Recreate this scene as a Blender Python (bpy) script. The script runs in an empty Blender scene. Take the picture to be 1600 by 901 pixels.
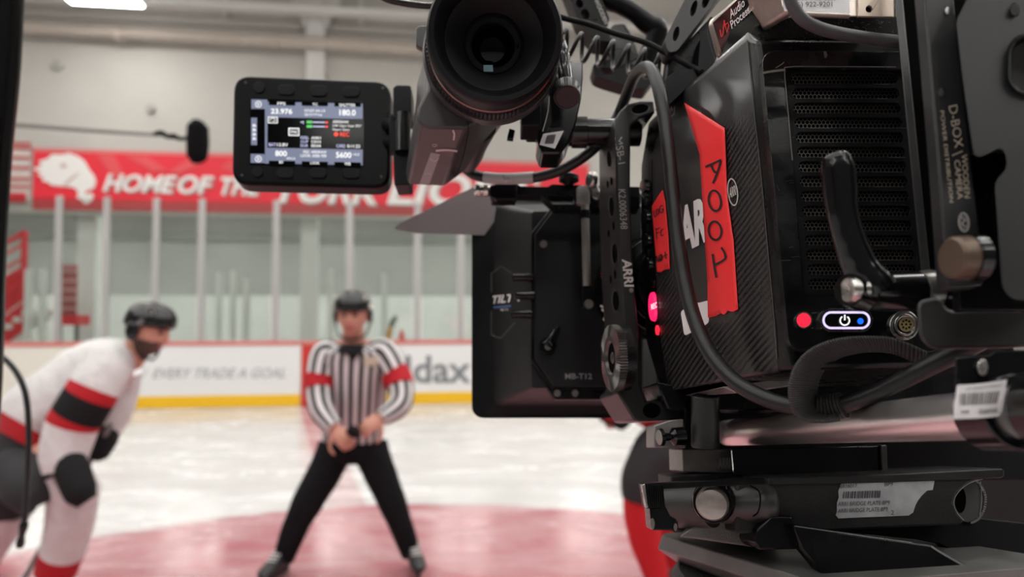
import bpy, bmesh, math, random
from mathutils import Vector as V, Matrix, Euler
from mathutils.bvhtree import BVHTree
random.seed(7)
SC = bpy.context.scene
COL = SC.collection

# ------------------------------------------------------------------ camera
FPX = 1100.0                        # focal length in pixels of the 1600x901 photograph
PITCH = math.radians(1.8)
EYE = V((0, 0, 1.5))
CF = V((0, math.cos(PITCH), math.sin(PITCH)))
CU = V((0, -math.sin(PITCH), math.cos(PITCH)))
CR = V((1, 0, 0))
cd = bpy.data.cameras.new('camera')
cam = bpy.data.objects.new('camera', cd)
COL.objects.link(cam)
cam.location = EYE
cam.rotation_euler = (math.pi / 2 + PITCH, 0, 0)
cd.sensor_width = 36
cd.lens = 36 * FPX / 1600
cd.clip_start = 0.01
cd.clip_end = 200
cd.dof.use_dof = True
cd.dof.focus_distance = 0.325
cd.dof.aperture_fstop = 7.6
SC.camera = cam

# ------------------------------------------------------------------ world and exposure
SC.view_settings.view_transform = 'Standard'
SC.view_settings.look = 'None'
SC.view_settings.gamma = 1
SC.view_settings.use_curve_mapping = False
SC.view_settings.exposure = 0.30
W = bpy.data.worlds.new('arena_air')
SC.world = W
W.use_nodes = True
W.node_tree.nodes['Background'].inputs[0].default_value = (1.0, 0.99, 0.975, 1)
W.node_tree.nodes['Background'].inputs[1].default_value = 0.6
LAMP = 34.0                          # emission of the arena's ceiling fixtures

# ------------------------------------------------------------------ measuring
def P(px, py, d):
    """the point at depth d (metres along the view axis) on the ray through a photograph pixel"""
    return EYE + CF * d + CR * ((px - 800) / FPX * d) + CU * (-(py - 450.5) / FPX * d)

def ray(px, py):
    return (P(px, py, 1.0) - EYE).normalized()

FWD = (CF * 1.0 + CU * -0.2232 + CR * -0.03).normalized()     # the rig's own axes
RGT = (CR - FWD * CR.dot(FWD)).normalized()
RGT = (Matrix.Rotation(math.radians(0.6), 3, FWD) @ RGT).normalized()
UPV = RGT.cross(FWD).normalized()

class Plane:
    def __init__(s, p, n):
        s.p = p; s.n = n.normalized()
        if s.n.dot(CF) > 0: s.n = -s.n
    def __call__(s, px, py, off=0.0):
        r = ray(px, py)
        t = (s.p + s.n * off - EYE).dot(s.n) / r.dot(s.n)
        return EYE + r * t

def RP(d, y=450, x=1200):
    return Plane(P(x, y, d), -FWD)

def away(px, py, t):
    """a step of t metres straight on along the line of sight"""
    return ray(px, py) * t

def ground(px, py, z=0.0):
    r = ray(px, py)
    return EYE + r * ((z - EYE.z) / r.z)

# ------------------------------------------------------------------ materials
MT = {}
def mat(name, col, rough=0.5, metal=0.0, spec=0.5, bump=0.0, bscale=400.0, vary=0.0, vscale=30.0, coat=0.0, emit=None, estr=0.0, sheen=0.0):
    if name in MT: return MT[name]
    m = bpy.data.materials.new(name)
    m.use_nodes = True
    nt = m.node_tree; b = nt.nodes['Principled BSDF']
    b.inputs['Base Color'].default_value = (*col, 1)
    b.inputs['Roughness'].default_value = rough
    b.inputs['Metallic'].default_value = metal
    b.inputs['Specular IOR Level'].default_value = spec
    b.inputs['Coat Weight'].default_value = coat
    b.inputs['Sheen Weight'].default_value = sheen
    if emit:
        b.inputs['Emission Color'].default_value = (*emit, 1)
        b.inputs['Emission Strength'].default_value = estr
    if bump or vary:
        tc = nt.nodes.new('ShaderNodeTexCoord')
    if bump:
        n = nt.nodes.new('ShaderNodeTexNoise'); n.inputs['Scale'].default_value = bscale; n.inputs['Detail'].default_value = 4
        bp = nt.nodes.new('ShaderNodeBump'); bp.inputs['Strength'].default_value = bump; bp.inputs['Distance'].default_value = 0.3 / bscale
        nt.links.new(tc.outputs['Object'], n.inputs['Vector']); nt.links.new(n.outputs['Fac'], bp.inputs['Height'])
        nt.links.new(bp.outputs['Normal'], b.inputs['Normal'])
    if vary:
        n = nt.nodes.new('ShaderNodeTexNoise'); n.inputs['Scale'].default_value = vscale; n.inputs['Detail'].default_value = 6
        r = nt.nodes.new('ShaderNodeMapRange')
        r.inputs['From Min'].default_value = 0.3; r.inputs['From Max'].default_value = 0.7
        r.inputs['To Min'].default_value = 1 - vary; r.inputs['To Max'].default_value = 1 + vary
        mx = nt.nodes.new('ShaderNodeVectorMath'); mx.operation = 'SCALE'
        mx.inputs[0].default_value = col
        nt.links.new(tc.outputs['Object'], n.inputs['Vector']); nt.links.new(n.outputs['Fac'], r.inputs['Value'])
        nt.links.new(r.outputs['Result'], mx.inputs['Scale']); nt.links.new(mx.outputs['Vector'], b.inputs['Base Color'])
        r2 = nt.nodes.new('ShaderNodeMapRange')
        r2.inputs['From Min'].default_value = 0.3; r2.inputs['From Max'].default_value = 0.7
        r2.inputs['To Min'].default_value = max(0.02, rough - vary * 0.3); r2.inputs['To Max'].default_value = min(1, rough + vary * 0.3)
        nt.links.new(n.outputs['Fac'], r2.inputs['Value']); nt.links.new(r2.outputs['Result'], b.inputs['Roughness'])
    MT[name] = m
    return m

def N(nt, kind, **kw):
    n = nt.nodes.new(kind)
    for k, v in kw.items():
        if k.startswith('i_'):
            n.inputs[int(k[2:])].default_value = v
        else:
            setattr(n, k, v)
    return n

BLK = mat('black_anodised', (0.0045, 0.0045, 0.005), 0.40, spec=0.15, bump=0.12, bscale=2500, vary=0.3, vscale=60)
BLKS = mat('black_satin', (0.0035, 0.0035, 0.004), 0.28, spec=0.22, vary=0.35, vscale=40)
GLOSS = mat('black_gloss', (0.004, 0.004, 0.0045), 0.15, spec=0.40)
MATTE = mat('black_matte', (0.005, 0.005, 0.0055), 0.60, spec=0.14, bump=0.15, bscale=1500)
RUB = mat('black_rubber', (0.005, 0.005, 0.0055), 0.46, spec=0.16)
CAB = mat('cable_rubber', (0.011, 0.011, 0.0115), 0.40, spec=0.34, bump=0.05, bscale=900)
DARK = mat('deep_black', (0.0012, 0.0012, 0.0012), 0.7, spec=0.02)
CAST = mat('cast_black', (0.012, 0.0115, 0.0115), 0.5, spec=0.25, bump=0.6, bscale=1100, vary=0.25, vscale=80)
GREYM = mat('worn_grey_metal', (0.25, 0.235, 0.225), 0.42, metal=0.6, vary=0.25, vscale=90)
GUN = mat('gunmetal_paint', (0.035, 0.034, 0.033), 0.40, metal=0.3, vary=0.2, vscale=60)
STEEL = mat('steel', (0.50, 0.48, 0.46), 0.28, metal=1.0, vary=0.12, vscale=160)
CHROME = mat('polished_rod', (0.86, 0.84, 0.82), 0.33, metal=0.95)
BRONZE = mat('bronze_knob', (0.10, 0.068, 0.048), 0.42, metal=0.5)
SILV = mat('nickel_case', (0.55, 0.49, 0.44), 0.34, metal=0.9, vary=0.12, vscale=120)
WHITE = mat('white_print', (0.78, 0.78, 0.77), 0.5)
GREYP = mat('grey_print', (0.42, 0.40, 0.38), 0.5)
LABEL = mat('label_paper', (0.62, 0.61, 0.62), 0.45, vary=0.08, vscale=90)
INK = mat('ink', (0.012, 0.012, 0.013), 0.55)
TAPE = mat('red_cloth_tape', (0.84, 0.028, 0.032), 0.55, bump=0.25, bscale=2200)
REDL = mat('red_led', (0.5, 0.0, 0.01), 0.3, emit=(1.0, 0.02, 0.05), estr=1.1)
PINKL = mat('pink_lit_button', (0.5, 0.0, 0.05), 0.3, emit=(1.0, 0.02, 0.14), estr=0.85)
VIOL = mat('violet_lit_ring', (0.3, 0.25, 0.5), 0.3, emit=(0.72, 0.62, 1.0), estr=0.9)
BLUEL = mat('blue_led', (0.0, 0.05, 0.4), 0.3, emit=(0.01, 0.13, 1.0), estr=1.1)
LITW = mat('lit_white', (0.8, 0.8, 0.8), 0.3, emit=(1, 1, 1), estr=0.9)

# ------------------------------------------------------------------ objects
def origin_of(o):
    p = V((0, 0, 0))
    while o is not None:
        p += o.location; o = o.parent
    return p

def thing(name, label, cat, loc, group=None):
    o = bpy.data.objects.new(name, None)
    o.empty_display_size = 0.05
    COL.objects.link(o)
    o.location = loc
    o['label'] = label; o['category'] = cat
    if group: o['group'] = group
    return o

def tag(o, label, cat, group=None, kind=None):
    o['label'] = label; o['category'] = cat
    if group: o['group'] = group
    if kind: o['kind'] = kind
    return o

def smooth_bm(bm, ang=35):
    a = math.radians(ang)
    for f in bm.faces: f.smooth = True
    for e in bm.edges:
        if len(e.link_faces) == 2:
            e.smooth = e.calc_face_angle(0) < a
        else:
            e.smooth = True

class MB:
    def __init__(s):
        s.bm = bmesh.new(); s.uv = s.bm.loops.layers.uv.new('UVMap'); s.mi = 0
    def face(s, vs):
        try:
            f = s.bm.faces.new(vs); f.material_index = s.mi; return f
        except ValueError:
            return None
    def v(s, p): return s.bm.verts.new(p)
    def loft(s, secs, closed=True, cap0=True, cap1=True, seg_mats=None, uvs=False):
        rows = [[s.v(p) for p in sec] for sec in secs]
        n = len(secs[0])
        for i in range(len(rows) - 1):
            if seg_mats: s.mi = seg_mats[i]
            for j in range(n if closed else n - 1):
                k = (j + 1) % n
                f = s.face([rows[i][j], rows[i][k], rows[i + 1][k], rows[i + 1][j]])
                if f and uvs:
                    L = f.loops
                    u0, u1 = j / n, (j + 1) / n
                    w0, w1 = i / (len(rows) - 1), (i + 1) / (len(rows) - 1)
                    for lp, uv in zip(L, ((u0, w0), (u1, w0), (u1, w1), (u0, w1))): lp[s.uv].uv = uv
        if closed and cap0:
            if seg_mats: s.mi = seg_mats[0]
            s.face(rows[0][::-1])
        if closed and cap1:
            if seg_mats: s.mi = seg_mats[-1]
            s.face(rows[-1])
        return rows
    def prism(s, pts, vec):
        return s.loft([pts, [p + vec for p in pts]])
    def box(s, c, ex, ey, ez):
        """centre and three half-axis vectors"""
        a = [c - ex - ey - ez, c + ex - ey - ez, c + ex + ey - ez, c - ex + ey - ez]
        return s.prism(a, ez * 2)
    def tube(s, pts, r, seg=12, sub=6, cap=True, smooth=True, uvs=False, seg_mats=None):
        rs = r if isinstance(r, (list, tuple)) else [r] * len(pts)
        if smooth and len(pts) > 2: pts, rs = catmull(pts, rs, sub)
        fr = frames(pts)
        secs = []
        for p, (t, a, b), q in zip(pts, fr, rs):
            secs.append([p + a * (q * math.cos(2 * math.pi * i / seg)) + b * (q * math.sin(2 * math.pi * i / seg)) for i in range(seg)])
        return s.loft(secs, True, cap, cap, uvs=uvs, seg_mats=seg_mats)
    def cyl(s, p0, p1, r0, r1=None, seg=28):
        return s.tube([p0, p1], [r0, r0 if r1 is None else r1], seg, smooth=False)
    def lathe(s, o, ax, prof, seg=48, cap0=False, cap1=False, rib=None):
        ax = ax.normalized()
        a = ax.orthogonal().normalized(); b = ax.cross(a)
        secs = []
        for k, (t, r) in enumerate(prof):
            row = []
            for i in range(seg):
                q = r
                if rib and k in rib: q = r * (1 + (rib[k] if i % 2 else 0))
                th = 2 * math.pi * i / seg
                row.append(o + ax * t + a * (q * math.cos(th)) + b * (q * math.sin(th)))
            secs.append(row)
        return s.loft(secs, True, cap0, cap1)
    def ball(s, c, rx, ry=None, rz=None, u=20, w=12, M=None):
        ry = rx if ry is None else ry; rz = rx if rz is None else rz
        m = bmesh.ops.create_uvsphere(s.bm, u_segments=u, v_segments=w, radius=1)
        for v in m['verts']:
            q = V((v.co.x * rx, v.co.y * ry, v.co.z * rz))
            if M: q = M @ q
            v.co = q + c
            for f in v.link_faces: f.material_index = s.mi
    def ribbon(s, A, B, thick=0.0):
        """strip between two edge curves"""
        rows = [[s.v(a), s.v(b)] for a, b in zip(A, B)]
        for i in range(len(rows) - 1):
            f = s.face([rows[i][0], rows[i][1], rows[i + 1][1], rows[i + 1][0]])
            if f:
                for lp, uv in zip(f.loops, ((0, i), (1, i), (1, i + 1), (0, i + 1))): lp[s.uv].uv = (uv[0], uv[1] / 4)
    def add_mesh(s, me, fn):
        vs = [s.v(fn(v.co)) for v in me.vertices]
        for p in me.polygons: s.face([vs[i] for i in p.vertices])
    def build(s, name, m, parent=None, bevel=0.0, ang=35, label=None, weld=False, solid=0.0, subsurf=0, flip=True, segs=2):
        bm = s.bm
        if weld: bmesh.ops.remove_doubles(bm, verts=bm.verts, dist=1e-6)
        if flip: bmesh.ops.recalc_face_normals(bm, faces=bm.faces)
        smooth_bm(bm, ang)
        off = origin_of(parent) if parent else V((0, 0, 0))
        if parent: bmesh.ops.translate(bm, verts=bm.verts, vec=-off)
        me = bpy.data.meshes.new(name)
        bm.to_mesh(me); bm.free()
        for q in (m if isinstance(m, (list, tuple)) else [m]): me.materials.append(q)
        o = bpy.data.objects.new(name, me)
        COL.objects.link(o)
        if parent: o.parent = parent
        if solid:
            md = o.modifiers.new('solid', 'SOLIDIFY'); md.thickness = solid; md.offset = 0
        if bevel:
            md = o.modifiers.new('bevel', 'BEVEL'); md.width = bevel; md.segments = segs; md.limit_method = 'ANGLE'; md.angle_limit = math.radians(32)
            md.harden_normals = False
        if subsurf:
            md = o.modifiers.new('sub', 'SUBSURF'); md.levels = subsurf; md.render_levels = subsurf
        if label: o['label'] = label
        return o

def catmull(pts, rs, sub):
    out, ro = [], []
    n = len(pts)
    for i in range(n - 1):
        p0, p1, p2, p3 = pts[max(i - 1, 0)], pts[i], pts[i + 1], pts[min(i + 2, n - 1)]
        for k in range(sub):
            t = k / sub
            out.append(0.5 * ((2 * p1) + (p2 - p0) * t + (2 * p0 - 5 * p1 + 4 * p2 - p3) * t * t + (3 * p1 - p0 - 3 * p2 + p3) * t ** 3))
            ro.append(rs[i] + (rs[i + 1] - rs[i]) * (t * t * (3 - 2 * t)))
    out.append(pts[-1]); ro.append(rs[-1])
    return out, ro

def smooth_pts(pts, sub=6):
    return catmull(pts, [0] * len(pts), sub)[0]

def frames(pts):
    fr = []
    prev = None
    for i in range(len(pts)):
        t = (pts[min(i + 1, len(pts) - 1)] - pts[max(i - 1, 0)]).normalized()
        if prev is None:
            a = t.orthogonal().normalized()
        else:
            a = prev - t * prev.dot(t)
            a = a.normalized() if a.length > 1e-6 else t.orthogonal().normalized()
        prev = a
        fr.append((t, a, t.cross(a)))
    return fr

def rrect(x0, y0, x1, y1, r, n=6):
    """rounded rectangle in pixels"""
    pts = []
    for cx, cy, a0 in ((x1 - r, y0 + r, -90), (x1 - r, y1 - r, 0), (x0 + r, y1 - r, 90), (x0 + r, y0 + r, 180)):
        for i in range(n + 1):
            a = math.radians(a0 + 90 * i / n)
            pts.append((cx + r * math.cos(a), cy + r * math.sin(a)))
    return pts

def ell(cx, cy, rx, ry, n=24, a0=0.0):
    c, s_ = math.cos(a0), math.sin(a0)
    return [(cx + rx * math.cos(t) * c - ry * math.sin(t) * s_, cy + rx * math.cos(t) * s_ + ry * math.sin(t) * c) for t in [2 * math.pi * i / n for i in range(n)]]

def roundpoly(pts, r, n=4):
    """rounded polygon corners"""
    out = []
    L = len(pts)
    for i in range(L):
        p = V((*pts[i], 0)); a = V((*pts[i - 1], 0)); b = V((*pts[(i + 1) % L], 0))
        ra = min(r, (a - p).length * 0.45); rb = min(r, (b - p).length * 0.45)
        s0 = p + (a - p).normalized() * ra; s1 = p + (b - p).normalized() * rb
        for k in range(n + 1):
            t = k / n
            q = s0 * (1 - t) ** 2 + p * 2 * t * (1 - t) + s1 * t * t
            out.append((q.x, q.y))
    return out

def flat_mesh(outlines, ext=0.0, res=1):
    """filled 2D outline(s) with holes, as a mesh (via a 2D curve)"""
    cu = bpy.data.curves.new('c', 'CURVE'); cu.dimensions = '2D'; cu.fill_mode = 'BOTH'; cu.extrude = ext
    for o in outlines:
        sp = cu.splines.new('POLY'); sp.points.add(len(o) - 1); sp.use_cyclic_u = True
        for i, (x, y) in enumerate(o): sp.points[i].co = (x / 100, y / 100, 0, 1)
    ob = bpy.data.objects.new('c', cu); COL.objects.link(ob)
    dg = bpy.context.evaluated_depsgraph_get()
    me = bpy.data.meshes.new_from_object(ob.evaluated_get(dg))
    bpy.data.objects.remove(ob); bpy.data.curves.remove(cu)
    return me

def plate(mb, outer, holes, pl, thick, off=0.0, vec=None):
    """plate with through holes: outline in pixels on plane pl, thickness away from the viewer"""
    me = flat_mesh([outer] + holes, 0.01)
    vec = (FWD if vec is None else vec) * thick
    def fn(c):
        p = pl(c.x * 100, c.y * 100, off)
        return p + vec if c.z < 0 else p
    mb.add_mesh(me, fn)
    bpy.data.meshes.remove(me)

def bvh_of(o):
    dg = bpy.context.evaluated_depsgraph_get()
    e = o.evaluated_get(dg); me = e.to_mesh()
    M = e.matrix_world
    vs = [M @ v.co for v in me.vertices]
    b = BVHTree.FromPolygons(vs, [tuple(p.vertices) for p in me.polygons])
    e.to_mesh_clear()
    return b

class Surf:
    """the point of a built surface under a photograph pixel"""
    def __init__(s, *objs, fallback=None):
        bpy.context.view_layer.update()
        s.b = [bvh_of(o) for o in objs]; s.f = fallback
    def __call__(s, px, py, off=0.0):
        r = ray(px, py); best = None
        for b in s.b:
            h, n, i, d = b.ray_cast(EYE, r)
            if h is not None and (best is None or d < best[0]): best = (d, h, n)
        if best is None: return s.f(px, py, off)
        d, h, n = best
        if n.dot(r) > 0: n = -n
        return h + n * off

def decal(mb, poly, surf, off=0.0003, cuts=0):
    me = flat_mesh([poly])
    bm = bmesh.new(); bm.from_mesh(me); bpy.data.meshes.remove(me)
    if cuts:
        bmesh.ops.triangulate(bm, faces=bm.faces)
        for _ in range(cuts): bmesh.ops.subdivide_edges(bm, edges=bm.edges, cuts=1, use_grid_fill=True)
    vs = {v: mb.v(surf(v.co.x * 100, v.co.y * 100, off)) for v in bm.verts}
    for f in bm.faces: mb.face([vs[v] for v in f.verts])
    bm.free()

def stroke(mb, pts, w, surf, off=0.0005, sub=5):
    """pen stroke: a ribbon of width w pixels laid on a surface"""
    p3 = [V((x, y, 0)) for x, y in pts]
    if len(p3) > 2: p3 = smooth_pts(p3, sub)
    L, R = [], []
    for i, p in enumerate(p3):
        t = (p3[min(i + 1, len(p3) - 1)] - p3[max(i - 1, 0)]).normalized()
        n = V((-t.y, t.x, 0)) * (w / 2)
        L.append(surf(p.x + n.x, p.y + n.y, off)); R.append(surf(p.x - n.x, p.y - n.y, off))
    mb.ribbon(L, R)

_TXT = {}
def text_mesh(s, bold=0.0, shear=0.0):
    k = (s, bold, shear)
    if k not in _TXT:
        cu = bpy.data.curves.new('t', 'FONT'); cu.body = s; cu.size = 1; cu.offset = bold; cu.shear = shear; cu.resolution_u = 3
        ob = bpy.data.objects.new('t', cu); COL.objects.link(ob)
        bpy.context.view_layer.update()
        dg = bpy.context.evaluated_depsgraph_get()
        me = bpy.data.meshes.new_from_object(ob.evaluated_get(dg))
        bpy.data.objects.remove(ob); bpy.data.curves.remove(cu)
        xs = [v.co.x for v in me.vertices]; ys = [v.co.y for v in me.vertices]
        _TXT[k] = ([(v.co.x, v.co.y) for v in me.vertices], [tuple(p.vertices) for p in me.polygons], (min(xs), max(xs), min(ys), max(ys)))
    return _TXT[k]

def text(mb, s, O, B, C, surf, off=0.0004, bold=0.0, shear=0.0):
    """s with its box's lower left at O, lower right at B, upper left at C (pixels)"""
    vs, fs, (x0, x1, y0, y1) = text_mesh(s, bold, shear)
    out = []
    for x, y in vs:
        u = (x - x0) / (x1 - x0); w = (y - y0) / (y1 - y0)
        out.append(mb.v(surf(O[0] + (B[0] - O[0]) * u + (C[0] - O[0]) * w, O[1] + (B[1] - O[1]) * u + (C[1] - O[1]) * w, off)))
    for f in fs: mb.face([out[i] for i in f])

def zz(ox, oy, k, pts):
    """coordinates read off an enlarged crop of the photograph"""
    return [(ox + x / k, oy + y / k) for x, y in pts]

# ================================================================== THE ARENA
WYAW = math.radians(7.5)
WD = V((math.cos(WYAW), math.sin(WYAW), 0))           # along the boards
WN = V((-math.sin(WYAW), math.cos(WYAW), 0))          # away from the ice
W0 = ground(400, 637)
W0.z = 0
def wp(px, off=0.0, z=0.0):
    """point of the board line (or a line off metres behind it) seen at photograph column px, at height z"""
    o = W0 + WN * off
    r = ray(px, 485); r = V((r.x, r.y, 0))
    t = (o - V((0, 0, 0))).dot(WN) / r.dot(WN)
    q = r * t
    return V((q.x, q.y, z))
def wz(py, px, off=0.0):
    """height at which row py crosses the upright plane off metres behind the board line, at column px"""
    r = ray(px, py)
    t = (W0 + WN * off).dot(WN) / r.dot(WN)
    return (EYE + r * t).z
class Wall(Plane):
    def __init__(s, off): s.p = W0 + WN * off; s.n = -WN

def structure(o):
    o['kind'] = 'structure'; return o

# ice: white with painted red centre disc and line, scuffed by skates
def ice_material():
    m = bpy.data.materials.new('rink_ice'); m.use_nodes = True; nt = m.node_tree; b = nt.nodes['Principled BSDF']
    tc = N(nt, 'ShaderNodeTexCoord')
    def math_(op, a, b_=None, c=None):
        n = N(nt, 'ShaderNodeMath', operation=op)
        for i, q in enumerate((a, b_, c)):
            if q is None: continue
            if isinstance(q, (int, float)): n.inputs[i].default_value = q
            else: nt.links.new(q, n.inputs[i])
        return n.outputs[0]
    mp = N(nt, 'ShaderNodeMapping'); mp.inputs['Scale'].default_value = (0.55, 1.8, 1)
    nt.links.new(tc.outputs['Object'], mp.inputs[0])
    n1 = N(nt, 'ShaderNodeTexNoise'); n1.inputs['Scale'].default_value = 1.1; n1.inputs['Detail'].default_value = 8; n1.inputs['Roughness'].default_value = 0.65
    nt.links.new(mp.outputs[0], n1.inputs['Vector'])
    sep = N(nt, 'ShaderNodeSeparateXYZ'); nt.links.new(tc.outputs['Object'], sep.inputs[0])
    X, Y = sep.outputs[0], sep.outputs[1]
    # disc
    cx, cy, R = DISC
    dx = math_('SUBTRACT', X, cx); dy = math_('SUBTRACT', Y, cy)
    rr = math_('SQRT', math_('ADD', math_('MULTIPLY', dx, dx), math_('MULTIPLY', dy, dy)))
    rw = math_('ADD', rr, math_('MULTIPLY', math_('SUBTRACT', n1.outputs['Fac'], 0.5), 0.9))
    disc = math_('MULTIPLY', math_('LESS_THAN', rr, R), math_('MULTIPLY_ADD', math_('SUBTRACT', R + 0.15, rw), 4.0, 0.0))
    discc = N(nt, 'ShaderNodeClamp'); nt.links.new(disc, discc.inputs[0])
    # line across the rink
    (ax, ay), (bx, by) = LINE
    L = math.hypot(bx - ax, by - ay); ux, uy = (bx - ax) / L, (by - ay) / L
    perp = math_('ABSOLUTE', math_('ADD', math_('MULTIPLY', math_('SUBTRACT', X, ax), -uy), math_('MULTIPLY', math_('SUBTRACT', Y, ay), ux)))
    line = math_('LESS_THAN', perp, 0.15)
    outside = math_('GREATER_THAN', rr, R)
    line = math_('MULTIPLY', line, outside)
    # snow scuffs
    mp2 = N(nt, 'ShaderNodeMapping'); mp2.inputs['Scale'].default_value = (0.45, 1.1, 1); mp2.inputs['Rotation'].default_value = (0, 0, 0.3)
    nt.links.new(tc.outputs['Object'], mp2.inputs[0])
    n2 = N(nt, 'ShaderNodeTexNoise'); n2.inputs['Scale'].default_value = 2.2; n2.inputs['Detail'].default_value = 10; n2.inputs['Roughness'].default_value = 0.7; n2.inputs['Distortion'].default_value = 0.6
    nt.links.new(mp2.outputs[0], n2.inputs['Vector'])
    sc = N(nt, 'ShaderNodeMapRange'); sc.inputs[1].default_value = 0.40; sc.inputs[2].default_value = 0.72
    nt.links.new(n2.outputs['Fac'], sc.inputs[0])
    scuff = sc.outputs[0]
    base = N(nt, 'ShaderNodeMix', data_type='RGBA'); base.inputs[6].default_value = (0.66, 0.65, 0.635, 1); base.inputs[7].default_value = (0.80, 0.80, 0.80, 1)
    nt.links.new(scuff, base.inputs[0])
    red = N(nt, 'ShaderNodeMix', data_type='RGBA'); red.inputs[6].default_value = (0.43, 0.15, 0.175, 1); red.inputs[7].default_value = (0.63, 0.43, 0.45, 1)
    nt.links.new(scuff, red.inputs[0])
    mask = math_('MAXIMUM', discc.outputs[0], math_('MULTIPLY', line, 0.55))
    fin = N(nt, 'ShaderNodeMix', data_type='RGBA')
    nt.links.new(mask, fin.inputs[0]); nt.links.new(base.outputs[2], fin.inputs[6]); nt.links.new(red.outputs[2], fin.inputs[7])
    nt.links.new(fin.outputs[2], b.inputs['Base Color'])
    ro = N(nt, 'ShaderNodeMapRange'); ro.inputs[3].default_value = 0.12; ro.inputs[4].default_value = 0.4
    nt.links.new(scuff, ro.inputs[0]); nt.links.new(ro.outputs[0], b.inputs['Roughness'])
    b.inputs['Specular IOR Level'].default_value = 0.35
    bp = N(nt, 'ShaderNodeBump'); bp.inputs['Strength'].default_value = 0.08; bp.inputs['Distance'].default_value = 0.02
    nt.links.new(n2.outputs['Fac'], bp.inputs['Height']); nt.links.new(bp.outputs[0], b.inputs['Normal'])
    return m

far = ground(560, 786)
DISC = (-0.55, far.y - 3.5, 3.5)
la = wp(486); lb = ground(545, 800)
LINE = ((la.x, la.y), (lb.x, lb.y))
b = MB(); b.prism([V((-26, -8, 0)), V((26, -8, 0)), V((26, 24, 0)), V((-26, 24, 0))], V((0, 0, -0.2)))
structure(b.build('floor', ice_material()))

WALLP = mat('painted_block_wall', (0.535, 0.515, 0.475), 0.75, vary=0.05, vscale=0.8)
CONC = mat('concourse_paint', (0.40, 0.40, 0.38), 0.7, vary=0.08, vscale=0.7)
CONCL = mat('concourse_pale_paint', (0.68, 0.69, 0.66), 0.6, vary=0.05, vscale=0.9)
PIPE = mat('pipe_paint', (0.47, 0.41, 0.355), 0.5)
STEELW = mat('white_steelwork', (0.66, 0.65, 0.625), 0.5)
DECK = mat('roof_deck', (0.60, 0.585, 0.55), 0.7)
REDP = mat('red_paint', (0.62, 0.025, 0.035), 0.45)
BANR = mat('banner_red', (0.84, 0.022, 0.045), 0.5)
BANR2 = mat('banner_red_light', (0.80, 0.085, 0.095), 0.5)
CREAMB = mat('banner_cream', (0.90, 0.87, 0.84), 0.5)
SHADOWG = mat('lettering_shade', (0.42, 0.28, 0.27), 0.6)
BOARDW = mat('board_white', (0.80, 0.79, 0.785), 0.28)
BOARDC = mat('board_cream', (0.80, 0.755, 0.675), 0.3)
BOARDR = mat('board_red', (0.62, 0.040, 0.030), 0.3)
KICK = mat('kick_yellow', (0.86, 0.50, 0.012), 0.35)
CAPR = mat('cap_red', (0.66, 0.20, 0.18), 0.4)
ADG = mat('advert_grey', (0.40, 0.40, 0.41), 0.5)
ADK = mat('advert_dark', (0.20, 0.21, 0.22), 0.5)
ALU = mat('post_aluminium', (0.44, 0.43, 0.42), 0.45, metal=0.25)

def wslab(name, m, px0, px1, z0, z1, off, thick, parent=None, bevel=0.0):
    """upright slab along the board line"""
    b = MB()
    a, c = wp(px0, off), wp(px1, off)
    b.prism([V((a.x, a.y, z0)), V((c.x, c.y, z0)), V((c.x, c.y, z1)), V((a.x, a.y, z1))], WN * thick)
    return b.build(name, m, parent, bevel)

OB = 3.2                             # the bulkhead the banner hangs on, metres behind the boards
BULK = wz(331, 400, OB) - 0.06
CEIL = 8.6
def wslab_s(name, m, s0, s1, z0, z1, off, thick):
    b = MB(); o = W0 + WN * off
    a, c = o + WD * s0, o + WD * s1
    b.prism([V((a.x, a.y, z0)), V((c.x, c.y, z0)), V((c.x, c.y, z1)), V((a.x, a.y, z1))], WN * thick)
    return b.build(name, m)
structure(wslab_s('wall_back', WALLP, -22, 30, BULK, CEIL, OB, 0.3))
structure(wslab_s('wall_concourse', CONC, -22, 30, 0, BULK + 0.6, OB + 4.0, 0.2))
structure(wslab_s('trim_1', CONCL, -22, 30, 0, wz(462, 450, OB + 3.85), OB + 3.85, 0.15))
structure(wslab_s('trim_2', mat('concourse_band', (0.27, 0.275, 0.255), 0.7), -22, 30, wz(378, 450, OB + 3.9), wz(366, 450, OB + 3.9), OB + 3.9, 0.1))
b = MB(); o = W0 + WN * OB
b.prism([o + WD * s_ + WN * e_ + V((0, 0, BULK + 0.55)) for s_, e_ in ((-22, 0.3), (30, 0.3), (30, 4.2), (-22, 4.2))], V((0, 0, 0.1)))
structure(b.build('trim_3', DECK))
b = MB()
b.prism([V((-26, -8, CEIL)), V((26, -8, CEIL)), V((26, 24, CEIL)), V((-26, 24, CEIL))], V((0, 0, 0.2)))
structure(b.build('ceiling', DECK))
b = MB()
b.prism([V((-26, -8, 0)), V((26, -8, 0)), V((26, -8, CEIL)), V((-26, -8, CEIL))], V((0, -0.2, 0)))
structure(b.build('wall_front', mat('reflection_darkening_wall', (0.075, 0.072, 0.07), 0.7)))  # unseen wall, made dark and full height to darken the rig's reflections
b = MB()
b.prism([V((-26, -8, 0)), V((-26, 24, 0)), V((-26, 24, CEIL)), V((-26, -8, CEIL))], V((-0.2, 0, 0)))
structure(b.build('wall_left', WALLP))
b = MB()
b.prism([V((26, -8, 0)), V((26, 24, 0)), V((26, 24, CEIL)), V((26, -8, CEIL))], V((0.2, 0, 0)))
structure(b.build('wall_right', WALLP))
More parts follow.
